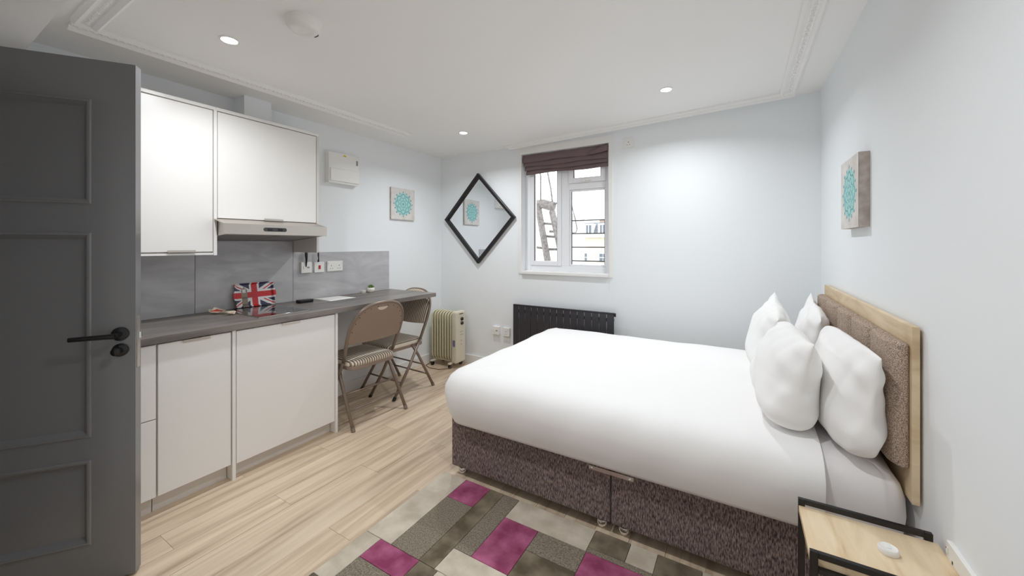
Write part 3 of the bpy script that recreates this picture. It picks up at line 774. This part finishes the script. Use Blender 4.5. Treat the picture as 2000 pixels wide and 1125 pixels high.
box('switch', M_BLACK, cbx, -2.651, -2.648, fyc - .03, fyc + .03, .588, .596)
box('label', mat('heater_label', srgb(120, 115, 150), .5), cbx, -2.70, -2.665, fyc - .0857, fyc - .0847, .24, .31)
for k, (z0, z1, y0_, y1_) in enumerate(((.39, .395, -.02, .03), (.36, .365, -.02, .03), (.29, .30, .0, .012), (.25, .26, .0, .012))):
    box('panel_mark', M_PLASTG, cbx, -2.6505, -2.6490, fyc + y0_, fyc + y1_, z0, z1)
for xf in (fx0 + .035, fx1 - .005):
    f_ = MB().box(xf - .018, xf + .018, fyc - .115, fyc + .115, .042, .060).build('foot', M_HEATP, ht, .006)
    MB().box(xf - .006, xf + .006, fyc - .012, fyc + .012, .055, .12).build('bracket', M_HEATP, f_)
    for yk in (-.095, .095):
        MB().tube([(xf - .010, fyc + yk, .021), (xf + .010, fyc + yk, .021)], .021, 16).build('castor', M_BLACK, f_)
        MB().tube([(xf, fyc + yk, .03), (xf, fyc + yk, .045)], .006, 8).build('stem', M_BLACK, f_)
box('base_tray', M_HEAT, ht, fx0 + .0, fx1, fyc - .05, fyc + .05, .062, .075)
cd_ = MB().tube([(-2.70, fyc - .05, .058), (-2.72, fyc - .12, .01), (-2.80, fyc - .19, .005), (-2.93, fyc - .20, .005), (-3.03, fyc - .15, .005), (-3.06, fyc - .02, .005)], .0035, 8).build('power_cord', mat('cord_brown', srgb(120, 92, 60), .6), ht, smooth=True)

# ================================================================== CHAIRS
def make_chair(name, label):
    t = thing(name, (0, 0, 0), label, 'chair', 'padded folding chairs at the desk')
    # back plane: s = 0 at (x=-.090, z=.47), runs up and back
    A = Vector((-.105, 0, .47)); D = Vector((-.175, 0, .44)); L = D.length; D = D / L; NB = Vector((D.z, 0, -D.x))  # NB: forward normal
    def bp(w, s, off=0): p = A + D * s + NB * off; return Vector((p.x, w, p.z))
    HW = .238
    arch = []
    for k in range(33):
        a = PI * k / 32; c, s = math.cos(a), math.sin(a)
        arch.append((HW * (abs(c) ** .78) * (1 if c > 0 else -1), .20 + (L - .20) * (abs(s) ** .72)))
    pts = [bp(.222, 0), bp(.228, .08), bp(.234, .15)] + [bp(w, s) for w, s in arch] + [bp(-.234, .15), bp(-.228, .08), bp(-.222, 0)]
    MB().tube(pts, .0130, 12).build('hoop', M_TUBE, t, smooth=True)
    for sg in (1, -1):
        lg = MB().tube([bp(.222 * sg, .01), (.02, .224 * sg, .26), (.205, .228 * sg, .0)], .0130, 12).build('leg', M_TUBE, t, smooth=True)
        MB().tube([(.187, .2275 * sg, .025), (.205, .228 * sg, 0)], .0150, 12).build('foot_cap', M_BLACK, lg)
        lg = MB().tube([(-.020, .208 * sg, .438), (-.075, .226 * sg, .34), (-.258, .240 * sg, 0)], .0130, 12).build('leg', M_TUBE, t, smooth=True)
        MB().tube([(-.244, .239 * sg, .026), (-.258, .240 * sg, 0)], .0150, 12).build('foot_cap', M_TUBE, lg)
    for z in (.13, .235):
        x = -.258 + (.183 * z / .34); w = .240 - .014 * z / .34
        MB().tube([(x, -w, z), (x, w, z)], .0070, 10).build('rung', M_TUBE, t, smooth=True)
    for z in (.13,):
        x = .205 - .185 * z / .26; MB().tube([(x, -.225, z), (x, .225, z)], .0070, 10).build('rung', M_TUBE, t, smooth=True)
    # backrest plate (rear) and cushion (front)
    def outline(k, s_low):
        pl = []
        for q in range(33):
            a = PI * q / 32; c, s = math.cos(a), math.sin(a)
            pl.append((k * HW * (abs(c) ** .78) * (1 if c > 0 else -1), .20 + (L - .20 - (1 - k) * .25) * (abs(s) ** .72)))
        low = [(-.225 * k + .45 * k * q / 10, s_low - .012 * math.sin(PI * q / 10)) for q in range(11)]
        return pl + low
    def slab(poly, o0, o1, dome=0.0):
        mb = MB(); n = len(poly); cxw = 0; cs = sum(p[1] for p in poly) / n
        layers = [(1.0, o0), (1.0, o1)] if not dome else [(1.0, o0), (1.0, o1), (.9, o1 + dome * .6), (.6, o1 + dome)]
        for (k, off) in layers:
            for (w, s) in poly: mb.v.append(tuple(bp(w * k, cs + (s - cs) * k, off)))
        for l in range(len(layers) - 1):
            for i in range(n): mb.f.append((l * n + i, l * n + (i + 1) % n, (l + 1) * n + (i + 1) % n, (l + 1) * n + i)); mb.mi.append(0)
        mb.f.append(tuple(range(n))[::-1]); mb.mi.append(0); mb.f.append(tuple((len(layers) - 1) * n + i for i in range(n))); mb.mi.append(0)
        return mb
    pl = slab(outline(.975, .155), -.008, .002).build('back_plate', M_PLATE, t, .001)
    for q in range(12):
        a = PI * (q + .5) / 12; c, s = math.cos(a), math.sin(a)
        p = bp(.92 * HW * (abs(c) ** .78) * (1 if c > 0 else -1), .20 + (L - .225) * (abs(s) ** .72), -.009)
        MB().lathe([(.0035, -.001), (.0035, .001), (.001, .0018)], tuple(p), 8, 'x').build('rivet', M_BLACK, pl)
    smooth_by_angle(slab(outline(.985, .150), .002, .014, .016).build('back_cushion', M_STRIPE, t), 60)
    # hand slot at the top of the back
    hp = []
    for q in range(13): a = PI * q / 12; hp.append((.045 * math.cos(a), L - .035 + .0 - .026 * math.sin(a)))
    slab(hp, -.0095, -.007).build('hand_slot', mat('slot_fabric', srgb(216, 204, 186), .9), pl)
    # seat: metal pan and domed striped cushion
    def rr(hx, hy, r, cx=.03):
        pl_ = []
        for (sx_, sy_, a0) in ((1, 1, 0), (-1, 1, 90), (-1, -1, 180), (1, -1, 270)):
            for q in range(7):
                a = math.radians(a0 + 15 * q); pl_.append((cx + sx_ * (hx - r) + r * math.cos(a), sy_ * (hy - r) + r * math.sin(a)))
        return pl_
    MB().prism(rr(.208, .205, .06), 'z', .412, .440).build('seat_pan', M_PLATE, t, .003)
    mb = MB(); lay = [(.205, .203, .440), (.210, .208, .452), (.206, .204, .466), (.188, .186, .478), (.13, .13, .486), (.05, .05, .488)]
    n = 28
    for (hx, hy, z) in lay: mb.v += [(x, y, z) for x, y in rr(hx, hy, min(.06, hx * .45))]
    for l in range(len(lay) - 1):
        for i in range(n): mb.f.append((l * n + i, l * n + (i + 1) % n, (l + 1) * n + (i + 1) % n, (l + 1) * n + i)); mb.mi.append(0)
    mb.f += [tuple(range(n))[::-1], tuple((len(lay) - 1) * n + i for i in range(n))]; mb.mi += [0, 0]
    smooth_by_angle(mb.build('seat_cushion', M_STRIPE, t), 60)
    MB().tube([(-.075, -.21, .425), (-.075, .21, .425)], .008, 10).build('pivot_bar', M_TUBE, t, smooth=True)
    return t
def dup(root, loc, rz, label):
    r = root.copy(); C.objects.link(r); r.location = loc; r.rotation_euler = (0, 0, rz); r['label'] = label
    for ch in list(root.children):
        c = ch.copy(); C.objects.link(c); c.parent = r
        for g in ch.children:
            d = g.copy(); C.objects.link(d); d.parent = c
    return r
ch1 = make_chair('folding_chair', 'padded folding chair facing the desk, its plain brown back plate turned to the room')
ch2 = dup(ch1, (-2.795, 2.555, 0), math.radians(-93), 'padded folding chair at the desk end beside the oil heater, its striped back showing')
ch1.location = (-2.642, 2.060, 0); ch1.rotation_euler = (0, 0, math.radians(176.5))

# ================================================================== RUG
RX0, RX1, RY0, RY1 = -1.505, .085, .68, 1.757
rug = thing('rug', ((RX0 + RX1) / 2, (RY0 + RY1) / 2, 0), 'patchwork rug in cream, taupe and magenta beside the bed', 'rug')
box('backing', mat('rug_back', srgb(120, 108, 92), 1), rug, RX0, RX1, RY0, RY1, 0.0002, .006)
patches = [
 (-1.505, -1.345, 1.205, 1.757, 'cream'), (-1.345, -1.177, 1.588, 1.757, 'magenta'), (-1.345, -1.177, 1.205, 1.588, 'taupe'),
 (-1.505, -1.410, .94, 1.205, 'cream'), (-1.410, -1.172, 1.090, 1.205, 'magenta'), (-1.410, -1.172, .94, 1.090, 'taupe'),
 (-1.177, -1.090, 1.205, 1.757, 'dark'), (-1.090, -.997, 1.333, 1.757, 'taupe'), (-1.172, -1.070, .94, 1.205, 'dark'),
 (-1.090, -.813, 1.205, 1.333, 'cream'), (-1.070, -.813, .94, 1.205, 'cream'),
 (-.997, -.583, 1.612, 1.757, 'cream'), (-.997, -.813, 1.333, 1.612, 'magenta'), (-.813, -.580, 1.485, 1.612, 'taupe'), (-.813, -.580, 1.205, 1.485, 'dark'),
 (-.583, -.422, 1.640, 1.757, 'dark'), (-.422, -.308, 1.640, 1.757, 'cream'), (-.583, -.308, 1.612, 1.640, 'taupe'), (-.580, -.308, 1.470, 1.612, 'magenta'),
 (-.308, -.135, 1.640, 1.757, 'dark'), (-.135, .085, 1.640, 1.757, 'cream'), (-.308, -.05, 1.470, 1.640, 'dark'), (-.05, .085, 1.33, 1.640, 'magenta'),
 (-.580, -.308, 1.205, 1.470, 'cream'), (-.308, -.05, 1.205, 1.470, 'taupe'), (-.05, .085, 1.205, 1.33, 'cream'),
 (-.813, -.5, .94, 1.205, 'magenta'), (-.5, -.25, .94, 1.205, 'dark'), (-.25, .085, .94, 1.205, 'cream'),
 (-1.505, -1.2, .68, .94, 'dark'), (-1.2, -.9, .68, .94, 'cream'), (-.9, -.7, .68, .94, 'magenta'), (-.7, -.3, .68, .94, 'taupe'), (-.3, .085, .68, .94, 'dark')]
for (x0, x1, y0, y1, c) in patches: box('patch', M_RUG[c], rug, x0 + .001, x1 - .001, y0 + .001, y1 - .001, .004, .012, .0015)

# ================================================================== BED
BX0, BXM, BX1 = -1.468, -.522, .425
BY0, BY1 = 1.775, 3.205
bed = thing('divan_bed', ((BX0 + BX1) / 2, (BY0 + BY1) / 2, 0), 'divan bed base in dark mottled brown fabric with panelled headboard', 'bed')
for (a, b) in ((BX0, BXM - .0025), (BXM + .0025, BX1)):
    bs = box('base_section', M_FABRIC, bed, a, b, BY0, BY1, .052, .345, .008)
    for xg in ((a + .05, b - .05)):
        for yg in (BY0 + .05, BY1 - .05):
            smooth_by_angle(MB().lathe([(.012, .056), (.012, .040), (.026, .034), (.030, .022), (.030, .012), (.024, .0)], (xg, yg, 0), 20).build('glide', M_CHROME, bs))
lk = MB().box(-.625, -.415, BY0 - .0035, BY0, .280, .298).build('link_bar', M_STEEL, bed, .001)
for xb in (-.612, -.432): MB().lathe([(.007, 0), (.007, -.004), (.004, -.006)], (xb, BY0 - .003, .289), 14, 'y').build('bolt', M_CHROME, lk)
HBY0, HBY1 = 1.722, 3.235
hb_ = box('headboard', M_OAK, bed, .473, .492, HBY0, HBY1, .514, 1.086, .0015)
NPAD = 5; pwid = (HBY1 - HBY0 - .02) / NPAD
for k in range(NPAD):
    y0 = HBY0 + .01 + k * pwid
    hw2 = pwid / 2 - .005; ym = y0 + pwid / 2; NQ = 16
    prof = [(.4735, ym + hw2)] + [(.424 + .030 * abs(-1 + 2 * q / NQ) ** 5, ym + hw2 - 2 * hw2 * q / NQ) for q in range(NQ + 1)] + [(.4735, ym - hw2)]
    pd = MB().prism(prof, 'z', .615, 1.028).build('pad', M_PAD, hb_, .014, 4)
    pd.modifiers['bevel'].angle_limit = math.radians(60); pd.data.polygons.foreach_set('use_smooth', [len(p.vertices) == 4 and abs(p.normal.y) < .99 and p.normal.x < .9 for p in pd.data.polygons])
for yb in (2.1, 2.85): box('strut', M_BLACK, hb_, .428, .473, yb - .025, yb + .025, .10, .62)

def ring_mesh(x0, x1, y0, y1, rings, rad, nseg=10, nx=26, ny=18, wr=0.0, seed=1):
    """stack of rounded-rectangle rings (inset, z), last ring closed with a cap grid fan"""
    rnd = random.Random(seed); ph = [rnd.uniform(0, 6.28) for _ in range(8)]
    mb = MB(); loops = []
    for (ins, z) in rings:
        r = max(.012, rad - ins); X0, X1, Y0, Y1 = x0 + ins, x1 - ins, y0 + ins, y1 - ins
        pl = []
        def arc(cx, cy, a0):
            for q in range(nseg): a = math.radians(a0 + 90.0 * q / nseg); pl.append((cx + r * math.cos(a), cy + r * math.sin(a)))
        def line(p, q_, n):
            for i in range(n): pl.append((p[0] + (q_[0] - p[0]) * i / n, p[1] + (q_[1] - p[1]) * i / n))
        line((X1, Y0 + r), (X1, Y1 - r), ny); arc(X1 - r, Y1 - r, 0)
        line((X1 - r, Y1), (X0 + r, Y1), nx); arc(X0 + r, Y1 - r, 90)
        line((X0, Y1 - r), (X0, Y0 + r), ny); arc(X0 + r, Y0 + r, 180)
        line((X0 + r, Y0), (X1 - r, Y0), nx); arc(X1 - r, Y0 + r, 270)
        out = []
        n = len(pl)
        for i, (x, y) in enumerate(pl):
            s = i / n * 2 * PI
            d = wr * (math.sin(s * 9 + ph[0]) * .5 + math.sin(s * 17 + ph[1] + z * 14) * .35 + math.sin(s * 31 + ph[2] - z * 22) * .25)
            k = 1.0 if ins < .06 else max(0.0, 1 - (ins - .06) / .15)
            cx, cy = (x0 + x1) / 2, (y0 + y1) / 2; v = Vector((x - cx, y - cy)); 
            nn = Vector((1 if x > X1 - .001 else -1 if x < X0 + .001 else 0, 1 if y > Y1 - .001 else -1 if y < Y0 + .001 else 0))
            if nn.length == 0: nn = v.normalized()
            out.append((x + nn.x * d * k, y + nn.y * d * k, z + d * .6 * (1 if k > 0 else 0)))
        loops.append(out)
    n = len(loops[0])
    for lp_ in loops: mb.v += lp_
    for l in range(len(loops) - 1):
        for i in range(n): mb.f.append((l * n + i, l * n + (i + 1) % n, (l + 1) * n + (i + 1) % n, (l + 1) * n + i)); mb.mi.append(0)
    mb.f.append(tuple((len(loops) - 1) * n + i for i in range(n))); mb.mi.append(0)
    return mb, n
# mattress with fitted sheet
rings = [(.03, .345), (.006, .352), (-.004, .38), (-.010, .44), (-.008, .50), (.004, .545), (.025, .572), (.06, .588), (.14, .596), (.3, .600)]
mm, n = ring_mesh(BX0 + .01, .464, 1.735, BY1 - .015, rings, .06, wr=.004, seed=3)
mm.f.append(tuple(range(n))[::-1]); mm.mi.append(0)
mo = mm.build('mattress', M_SHEET2, None, smooth=True, base=((BX0 + BX1) / 2, (BY0 + BY1) / 2, .345))
tag(mo, 'white mattress in a fitted sheet, bare below the pillows at the headboard end', 'mattress')
# top cover (folded over the foot end, hanging down the sides)
rings = [(.022, .324), (.014, .340), (-.002, .37), (-.018, .42), (-.028, .47), (-.030, .525), (-.008, .570), (.030, .600), (.085, .616), (.17, .622), (.34, .626), (.5, .628)]
dm, n = ring_mesh(BX0 - .030, .62, 1.718, BY1 + .015, rings, .12, nseg=12, nx=60, ny=40, wr=.0045, seed=5)
do = dm.build('bed_cover', M_SHEET, None, smooth=True, base=((BX0 + BX1) / 2, (BY0 + BY1) / 2, .345))
bm = bmesh.new(); bm.from_mesh(do.data)
cut = .252 - do.location.x
bmesh.ops.bisect_plane(bm, geom=bm.verts[:] + bm.edges[:] + bm.faces[:], plane_co=(cut, 0, 0), plane_no=(1, 0, 0), clear_outer=True)
bm.to_mesh(do.data); bm.free()
do.data.polygons.foreach_set('use_smooth', [True] * len(do.data.polygons))
md = do.modifiers.new('solid', 'SOLIDIFY'); md.thickness = .010; md.offset = -1
tag(do, 'smooth white cover stretched over the bed, hanging over the foot end and sides', 'bedding')

def pillow(loc, rot, w, h, th, label, seed, sag=.5, pk=(.05, -.1)):
    """w along local Y, h along local Z, thickness along local X; origin at the bottom-edge centre"""
    rnd = random.Random(seed); ph = [rnd.uniform(0, 6.28) for _ in range(12)]
    NU, NV = 56, 40; mb = MB()
    def P(u, v, s):
        eu = 2.0 + 1.2 * max(0, -v); a = max(0, 1 - abs(u) ** eu); b = max(0, 1 - abs(v) ** (2.0 if v > 0 else 3.0))
        f = (a * b) ** (.66 if v > 0 else .66 - .16 * min(1, -v * 2))
        t = th / 2 * f * (1 + .05 * math.sin(3 * u + ph[0]) * math.cos(2.5 * v + ph[1]))
        t *= 1.0 + sag * (.30 * max(0, -v) - .22 * max(0, v))
        e = 1 - f
        # creases run in from the seams and fade over the belly
        cr = e * (.007 * math.sin(7 * u + 4 * v + ph[2]) + .005 * math.sin(13 * v - 5 * u + ph[3]) + .004 * math.sin(19 * u + 3 * v + ph[4]))
        cr += .004 * math.sin(5 * (u - v) + ph[5]) + .0025 * math.sin(11 * u * v + 6 * v + ph[6])
        k = max(0, -v) ** 4
        y = w / 2 * u * (1 - .07 * (1 - v * v) * abs(u) ** 3 - .16 * k * abs(u) ** 2)
        z = h / 2 * v * (1 - .09 * (1 - u * u) * abs(v) ** 3) + h / 2
        z += .10 * h * max(0, -v) ** 2 * abs(u) ** 5 + (pk[0] if u < 0 else pk[1]) * h * max(0, v) ** 3 * abs(u) ** 3
        return (s * (t + cr * min(1, t / .025)), y, z)
    for s in (1, -1):
        for i in range(NU + 1):
            for j in range(NV + 1):
                mb.v.append(P(-1 + 2 * i / NU, -1 + 2 * j / NV, s))
    o1 = (NU + 1) * (NV + 1)
    for i in range(NU):
        for j in range(NV):
            a = i * (NV + 1) + j; q = (a, a + NV + 1, a + NV + 2, a + 1)
            mb.f.append(q); mb.mi.append(0); mb.f.append(tuple(o1 + k for k in reversed(q))); mb.mi.append(0)
    o = mb.build('pillow', M_SHEET, None, fix=False)
    bm = bmesh.new(); bm.from_mesh(o.data); bmesh.ops.remove_doubles(bm, verts=bm.verts, dist=.0004); bmesh.ops.recalc_face_normals(bm, faces=bm.faces); bm.to_mesh(o.data); bm.free()
    o.data.polygons.foreach_set('use_smooth', [True] * len(o.data.polygons))
    sb = o.modifiers.new('sub', 'SUBSURF'); sb.levels = 1; sb.render_levels = 1
    o.location = loc; o.rotation_euler = rot
    tag(o, label, 'pillow', 'white pillows propped at the headboard'); return o
pillow((.332, 2.045, .590), (0, math.radians(6), math.radians(3)), .74, .415, .175, 'plump white pillow resting against the headboard, on the nightstand side', 11, 1.0, (-.05, -.14))
pillow((.332, 2.850, .590), (0, math.radians(6), math.radians(-3)), .70, .430, .165, 'white pillow resting against the headboard, on the window-wall side', 12, .5, (-.14, .06))
pillow((.132, 2.115, .617), (math.radians(2), math.radians(12), math.radians(3)), .70, .385, .225, 'white pillow stacked in front of another on the nightstand side', 13, .6, (.03, -.20))
pillow((.112, 2.825, .617), (0, math.radians(11), math.radians(-1)), .70, .400, .215, 'white pillow stacked in front of another on the window-wall side', 14, .6, (-.16, .07))

# ================================================================== NIGHTSTAND
NX0, NX1, NY0, NY1 = .163, .478, 1.325, 1.592
ns = thing('nightstand', ((NX0 + NX1) / 2, (NY0 + NY1) / 2, 0), 'small nightstand with pale oak top and black metal side frames', 'nightstand')
TZ = .490
box('top', M_OAKX, ns, NX0 + .001, NX1 + .010, NY0 + .012, NY1 - .012, TZ - .020, TZ, .001)
for y0 in (NY0, NY1 - .014):
    f_ = MB()
    f_.box(NX0, NX0 + .018, y0, y0 + .014, 0, TZ + .022).box(NX1 - .018, NX1, y0, y0 + .014, 0, TZ + .022)
    f_.box(NX0 + .018, NX1 - .018, y0, y0 + .014, TZ + .006, TZ + .022).box(NX0 + .018, NX1 - .018, y0, y0 + .014, .015, .031)
    f_.box(NX0 + .018, NX1 - .018, y0, y0 + .014, TZ - .035, TZ - .021)
    f_.build('side_frame', M_BLACK, ns, .0015)
box('shelf', M_OAKX, ns, NX0 + .01, NX1 - .01, NY0 + .012, NY1 - .012, .17, .188, .001)
px_, py_ = .354, 1.462
t = thing('white_puck', (px_, py_, TZ), 'small round white plastic disc lying on the nightstand', 'disc')
smooth_by_angle(MB().lathe([(.021, 0), (.0225, .003), (.0225, .013), (.020, .016), (.018, .0145), (.002, .0145)], (px_, py_, TZ), 32).build('body', M_PLAST, t), 45)
box('tab', M_PLAST, t, px_ - .006, px_ + .006, py_ - .004, py_ + .020, TZ + .014, TZ + .0165, .001)

# ================================================================== OUTSIDE THE WINDOW
M_OUTW = mat('render_white', srgb(214, 212, 208), .9)
M_CREAM = mat('stucco_cream', srgb(206, 196, 176), .9, col2=srgb(214, 206, 188), nscale=(1.5, 1.5, 1.5))
M_SLATE = mat('roof_slate', srgb(98, 104, 116), .7, col2=srgb(120, 124, 132), nscale=(6, 6, 6))
M_RUST = mat('weathered_steel', srgb(86, 82, 80), .6, col2=srgb(122, 117, 114), nscale=(25, 25, 25))
# guard bars outside the right-hand pane
gr = thing('guard_rail', (-1.30, 3.86, 1.1), 'thin dark horizontal guard bars outside the window', 'railing')
for z in (1.605, 1.467, 1.325, 1.180): MB().tube([(-1.61, 3.85, z), (-1.02, 3.85, z)], .006, 8).build('bar', M_BLACK, gr)
for x in (-1.61, -1.02): box('post', M_BLACK, gr, x - .01, x + .01, 3.75 if x < -1.5 else 3.75, 3.86, 1.10, 1.63)
# neighbouring white wall and steel escape ladder
nw = MB().box(-6.0, -3.1, 8.2, 8.5, -4, 1.95).box(-6.0, -3.05, 8.15, 8.55, 1.95, 2.05).build('neighbour_wall', M_OUTW, None, base=(-4.5, 8.3, -4)); tag(nw, 'white rendered parapet wall outside, behind the steel ladder', 'wall')
ld_ = thing('escape_ladder', (-2.85, 6.0, .2), 'weathered steel escape ladder outside the window', 'ladder')
def at(px, py, Y):
    a = math.radians(30.7); u = (px - 1000) / 753.0; d = Y / (math.cos(a) + math.sin(a) * u)
    return Vector((d * (-math.sin(a) + math.cos(a) * u), Y, 1.35 + (478 - py) / 753.0 * d))
for (pa, pb) in (((1050, 398), (1073, 528)), ((1078, 412), (1104, 528))):
    p, q = at(*pa, 6.0), at(*pb, 5.8); MB().tube([p, q], .055, 6).build('stringer', M_RUST, ld_)
for (pa, pb) in (((1057, 436), (1083, 438)), ((1062, 461), (1090, 463)), ((1046, 483), (1064, 485)), ((1070, 487), (1096, 487)), ((1074, 452), (1098, 453))):
    MB().tube([at(*pa, 6.0), at(*pb, 5.95)], .022, 6).build('rung', M_RUST, ld_)
MB().tube([at(1046, 400, 6.0), at(1060, 398, 6.0), at(1082, 404, 6.0)], .085, 7).build('top_platform', M_RUST, ld_)
for pl in ([(1056, 400), (1056, 345), (1052, 318)], [(1080, 402), (1076, 370), (1066, 318)], [(1084, 400), (1092, 392), (1092, 345), (1091, 318)]):
    MB().tube([at(*p, 6.0) for p in pl], .014, 6).build('handrail', M_RUST, ld_)
MB().tube([at(1092, 345, 6.0), at(1115, 395, 6.0), at(1124, 430, 6.0), at(1127, 447, 6.0), at(1125, 454, 6.0), at(1114, 455, 6.0)], .009, 6).build('hanging_cable', M_RUST, ld_, smooth=True)
struct('roof_outside', MB().box(-6.0, -2.35, 4.6, 8.2, .70, .93), M_OUTW)
# terrace opposite
Y0 = 20.0
th = thing('terrace_house', (-7, Y0, -6), 'cream house across the street with slate mansard roof and dormer', 'building')
def zat(py): return at(1150, py, Y0).z
zr, zc_, zw = zat(434), zat(457), zat(464)
X0, X1 = -14.0, -1.0
box('wall', M_CREAM, th, X0, X1, Y0, Y0 + 6, -8, zc_)
box('cornice', M_OUTW, th, X0, X1, Y0 - .25, Y0, zw, zc_ + .05)
MB().prism([(Y0, zc_ + .05), (Y0 + .5, zr), (Y0 + 5.5, zr), (Y0 + 6, zc_ + .05)], 'x', X0, X1).build('roof', M_SLATE, th)
for (a, b, py0, py1) in ((1145, 1156, 440, 455), (1172, 1183, 440, 455), (1062, 1073, 440, 455)):
    x0 = at(a, 450, Y0).x; x1 = at(b, 450, Y0).x
    dm_ = box('dormer', M_OUTW, th, x0 - .1, x1 + .1, Y0 - .05, Y0 + .6, zat(457), zat(437))
    box('pane', mat('far_glass', srgb(90, 98, 108), .3), dm_, x0 + .02, x1 - .02, Y0 - .07, Y0 - .04, zat(455), zat(440))
    xm = (x0 + x1) / 2
    box('glazing_bar', M_OUTW, dm_, xm - .02, xm + .02, Y0 - .09, Y0 - .06, zat(455), zat(440))
box('chimney', mat('chimney_brick', srgb(176, 158, 142), .9), th, at(1180, 420, Y0).x, at(1196, 420, Y0).x, Y0 + 1, Y0 + 2, zr, zat(410))
box('roof_ridge', mat('chimney_brick', None), th, at(1148, 420, Y0).x, at(1175, 420, Y0).x, Y0 + 2, Y0 + 3, zr, zat(424))
for (a, b) in ((1133, 1148), (1170, 1186), (1092, 1106)):
    x0 = at(a, 500, Y0).x; x1 = at(b, 500, Y0).x
    w_ = box('window', M_OUTW, th, x0, x1, Y0 - .04, Y0, zat(511), zat(494))
    for k in range(2):
        for j in range(2):
            xa = x0 + (x1 - x0) * (.08 + .46 * k); xb = xa + (x1 - x0) * .38
            za = zat(511) + (zat(494) - zat(511)) * (.08 + .47 * j); zb = za + (zat(494) - zat(511)) * .38
            box('pane', mat('far_glass', None), w_, xa, xb, Y0 - .06, Y0 - .035, za, zb)
box('ledge', M_OUTW, th, X0, X1, Y0 - .12, Y0, zat(520), zat(517))
st = struct('ground_outside', MB().box(-40, 40, 3.9, 60, -8.2, -8), mat('street', srgb(150, 148, 146), .9))
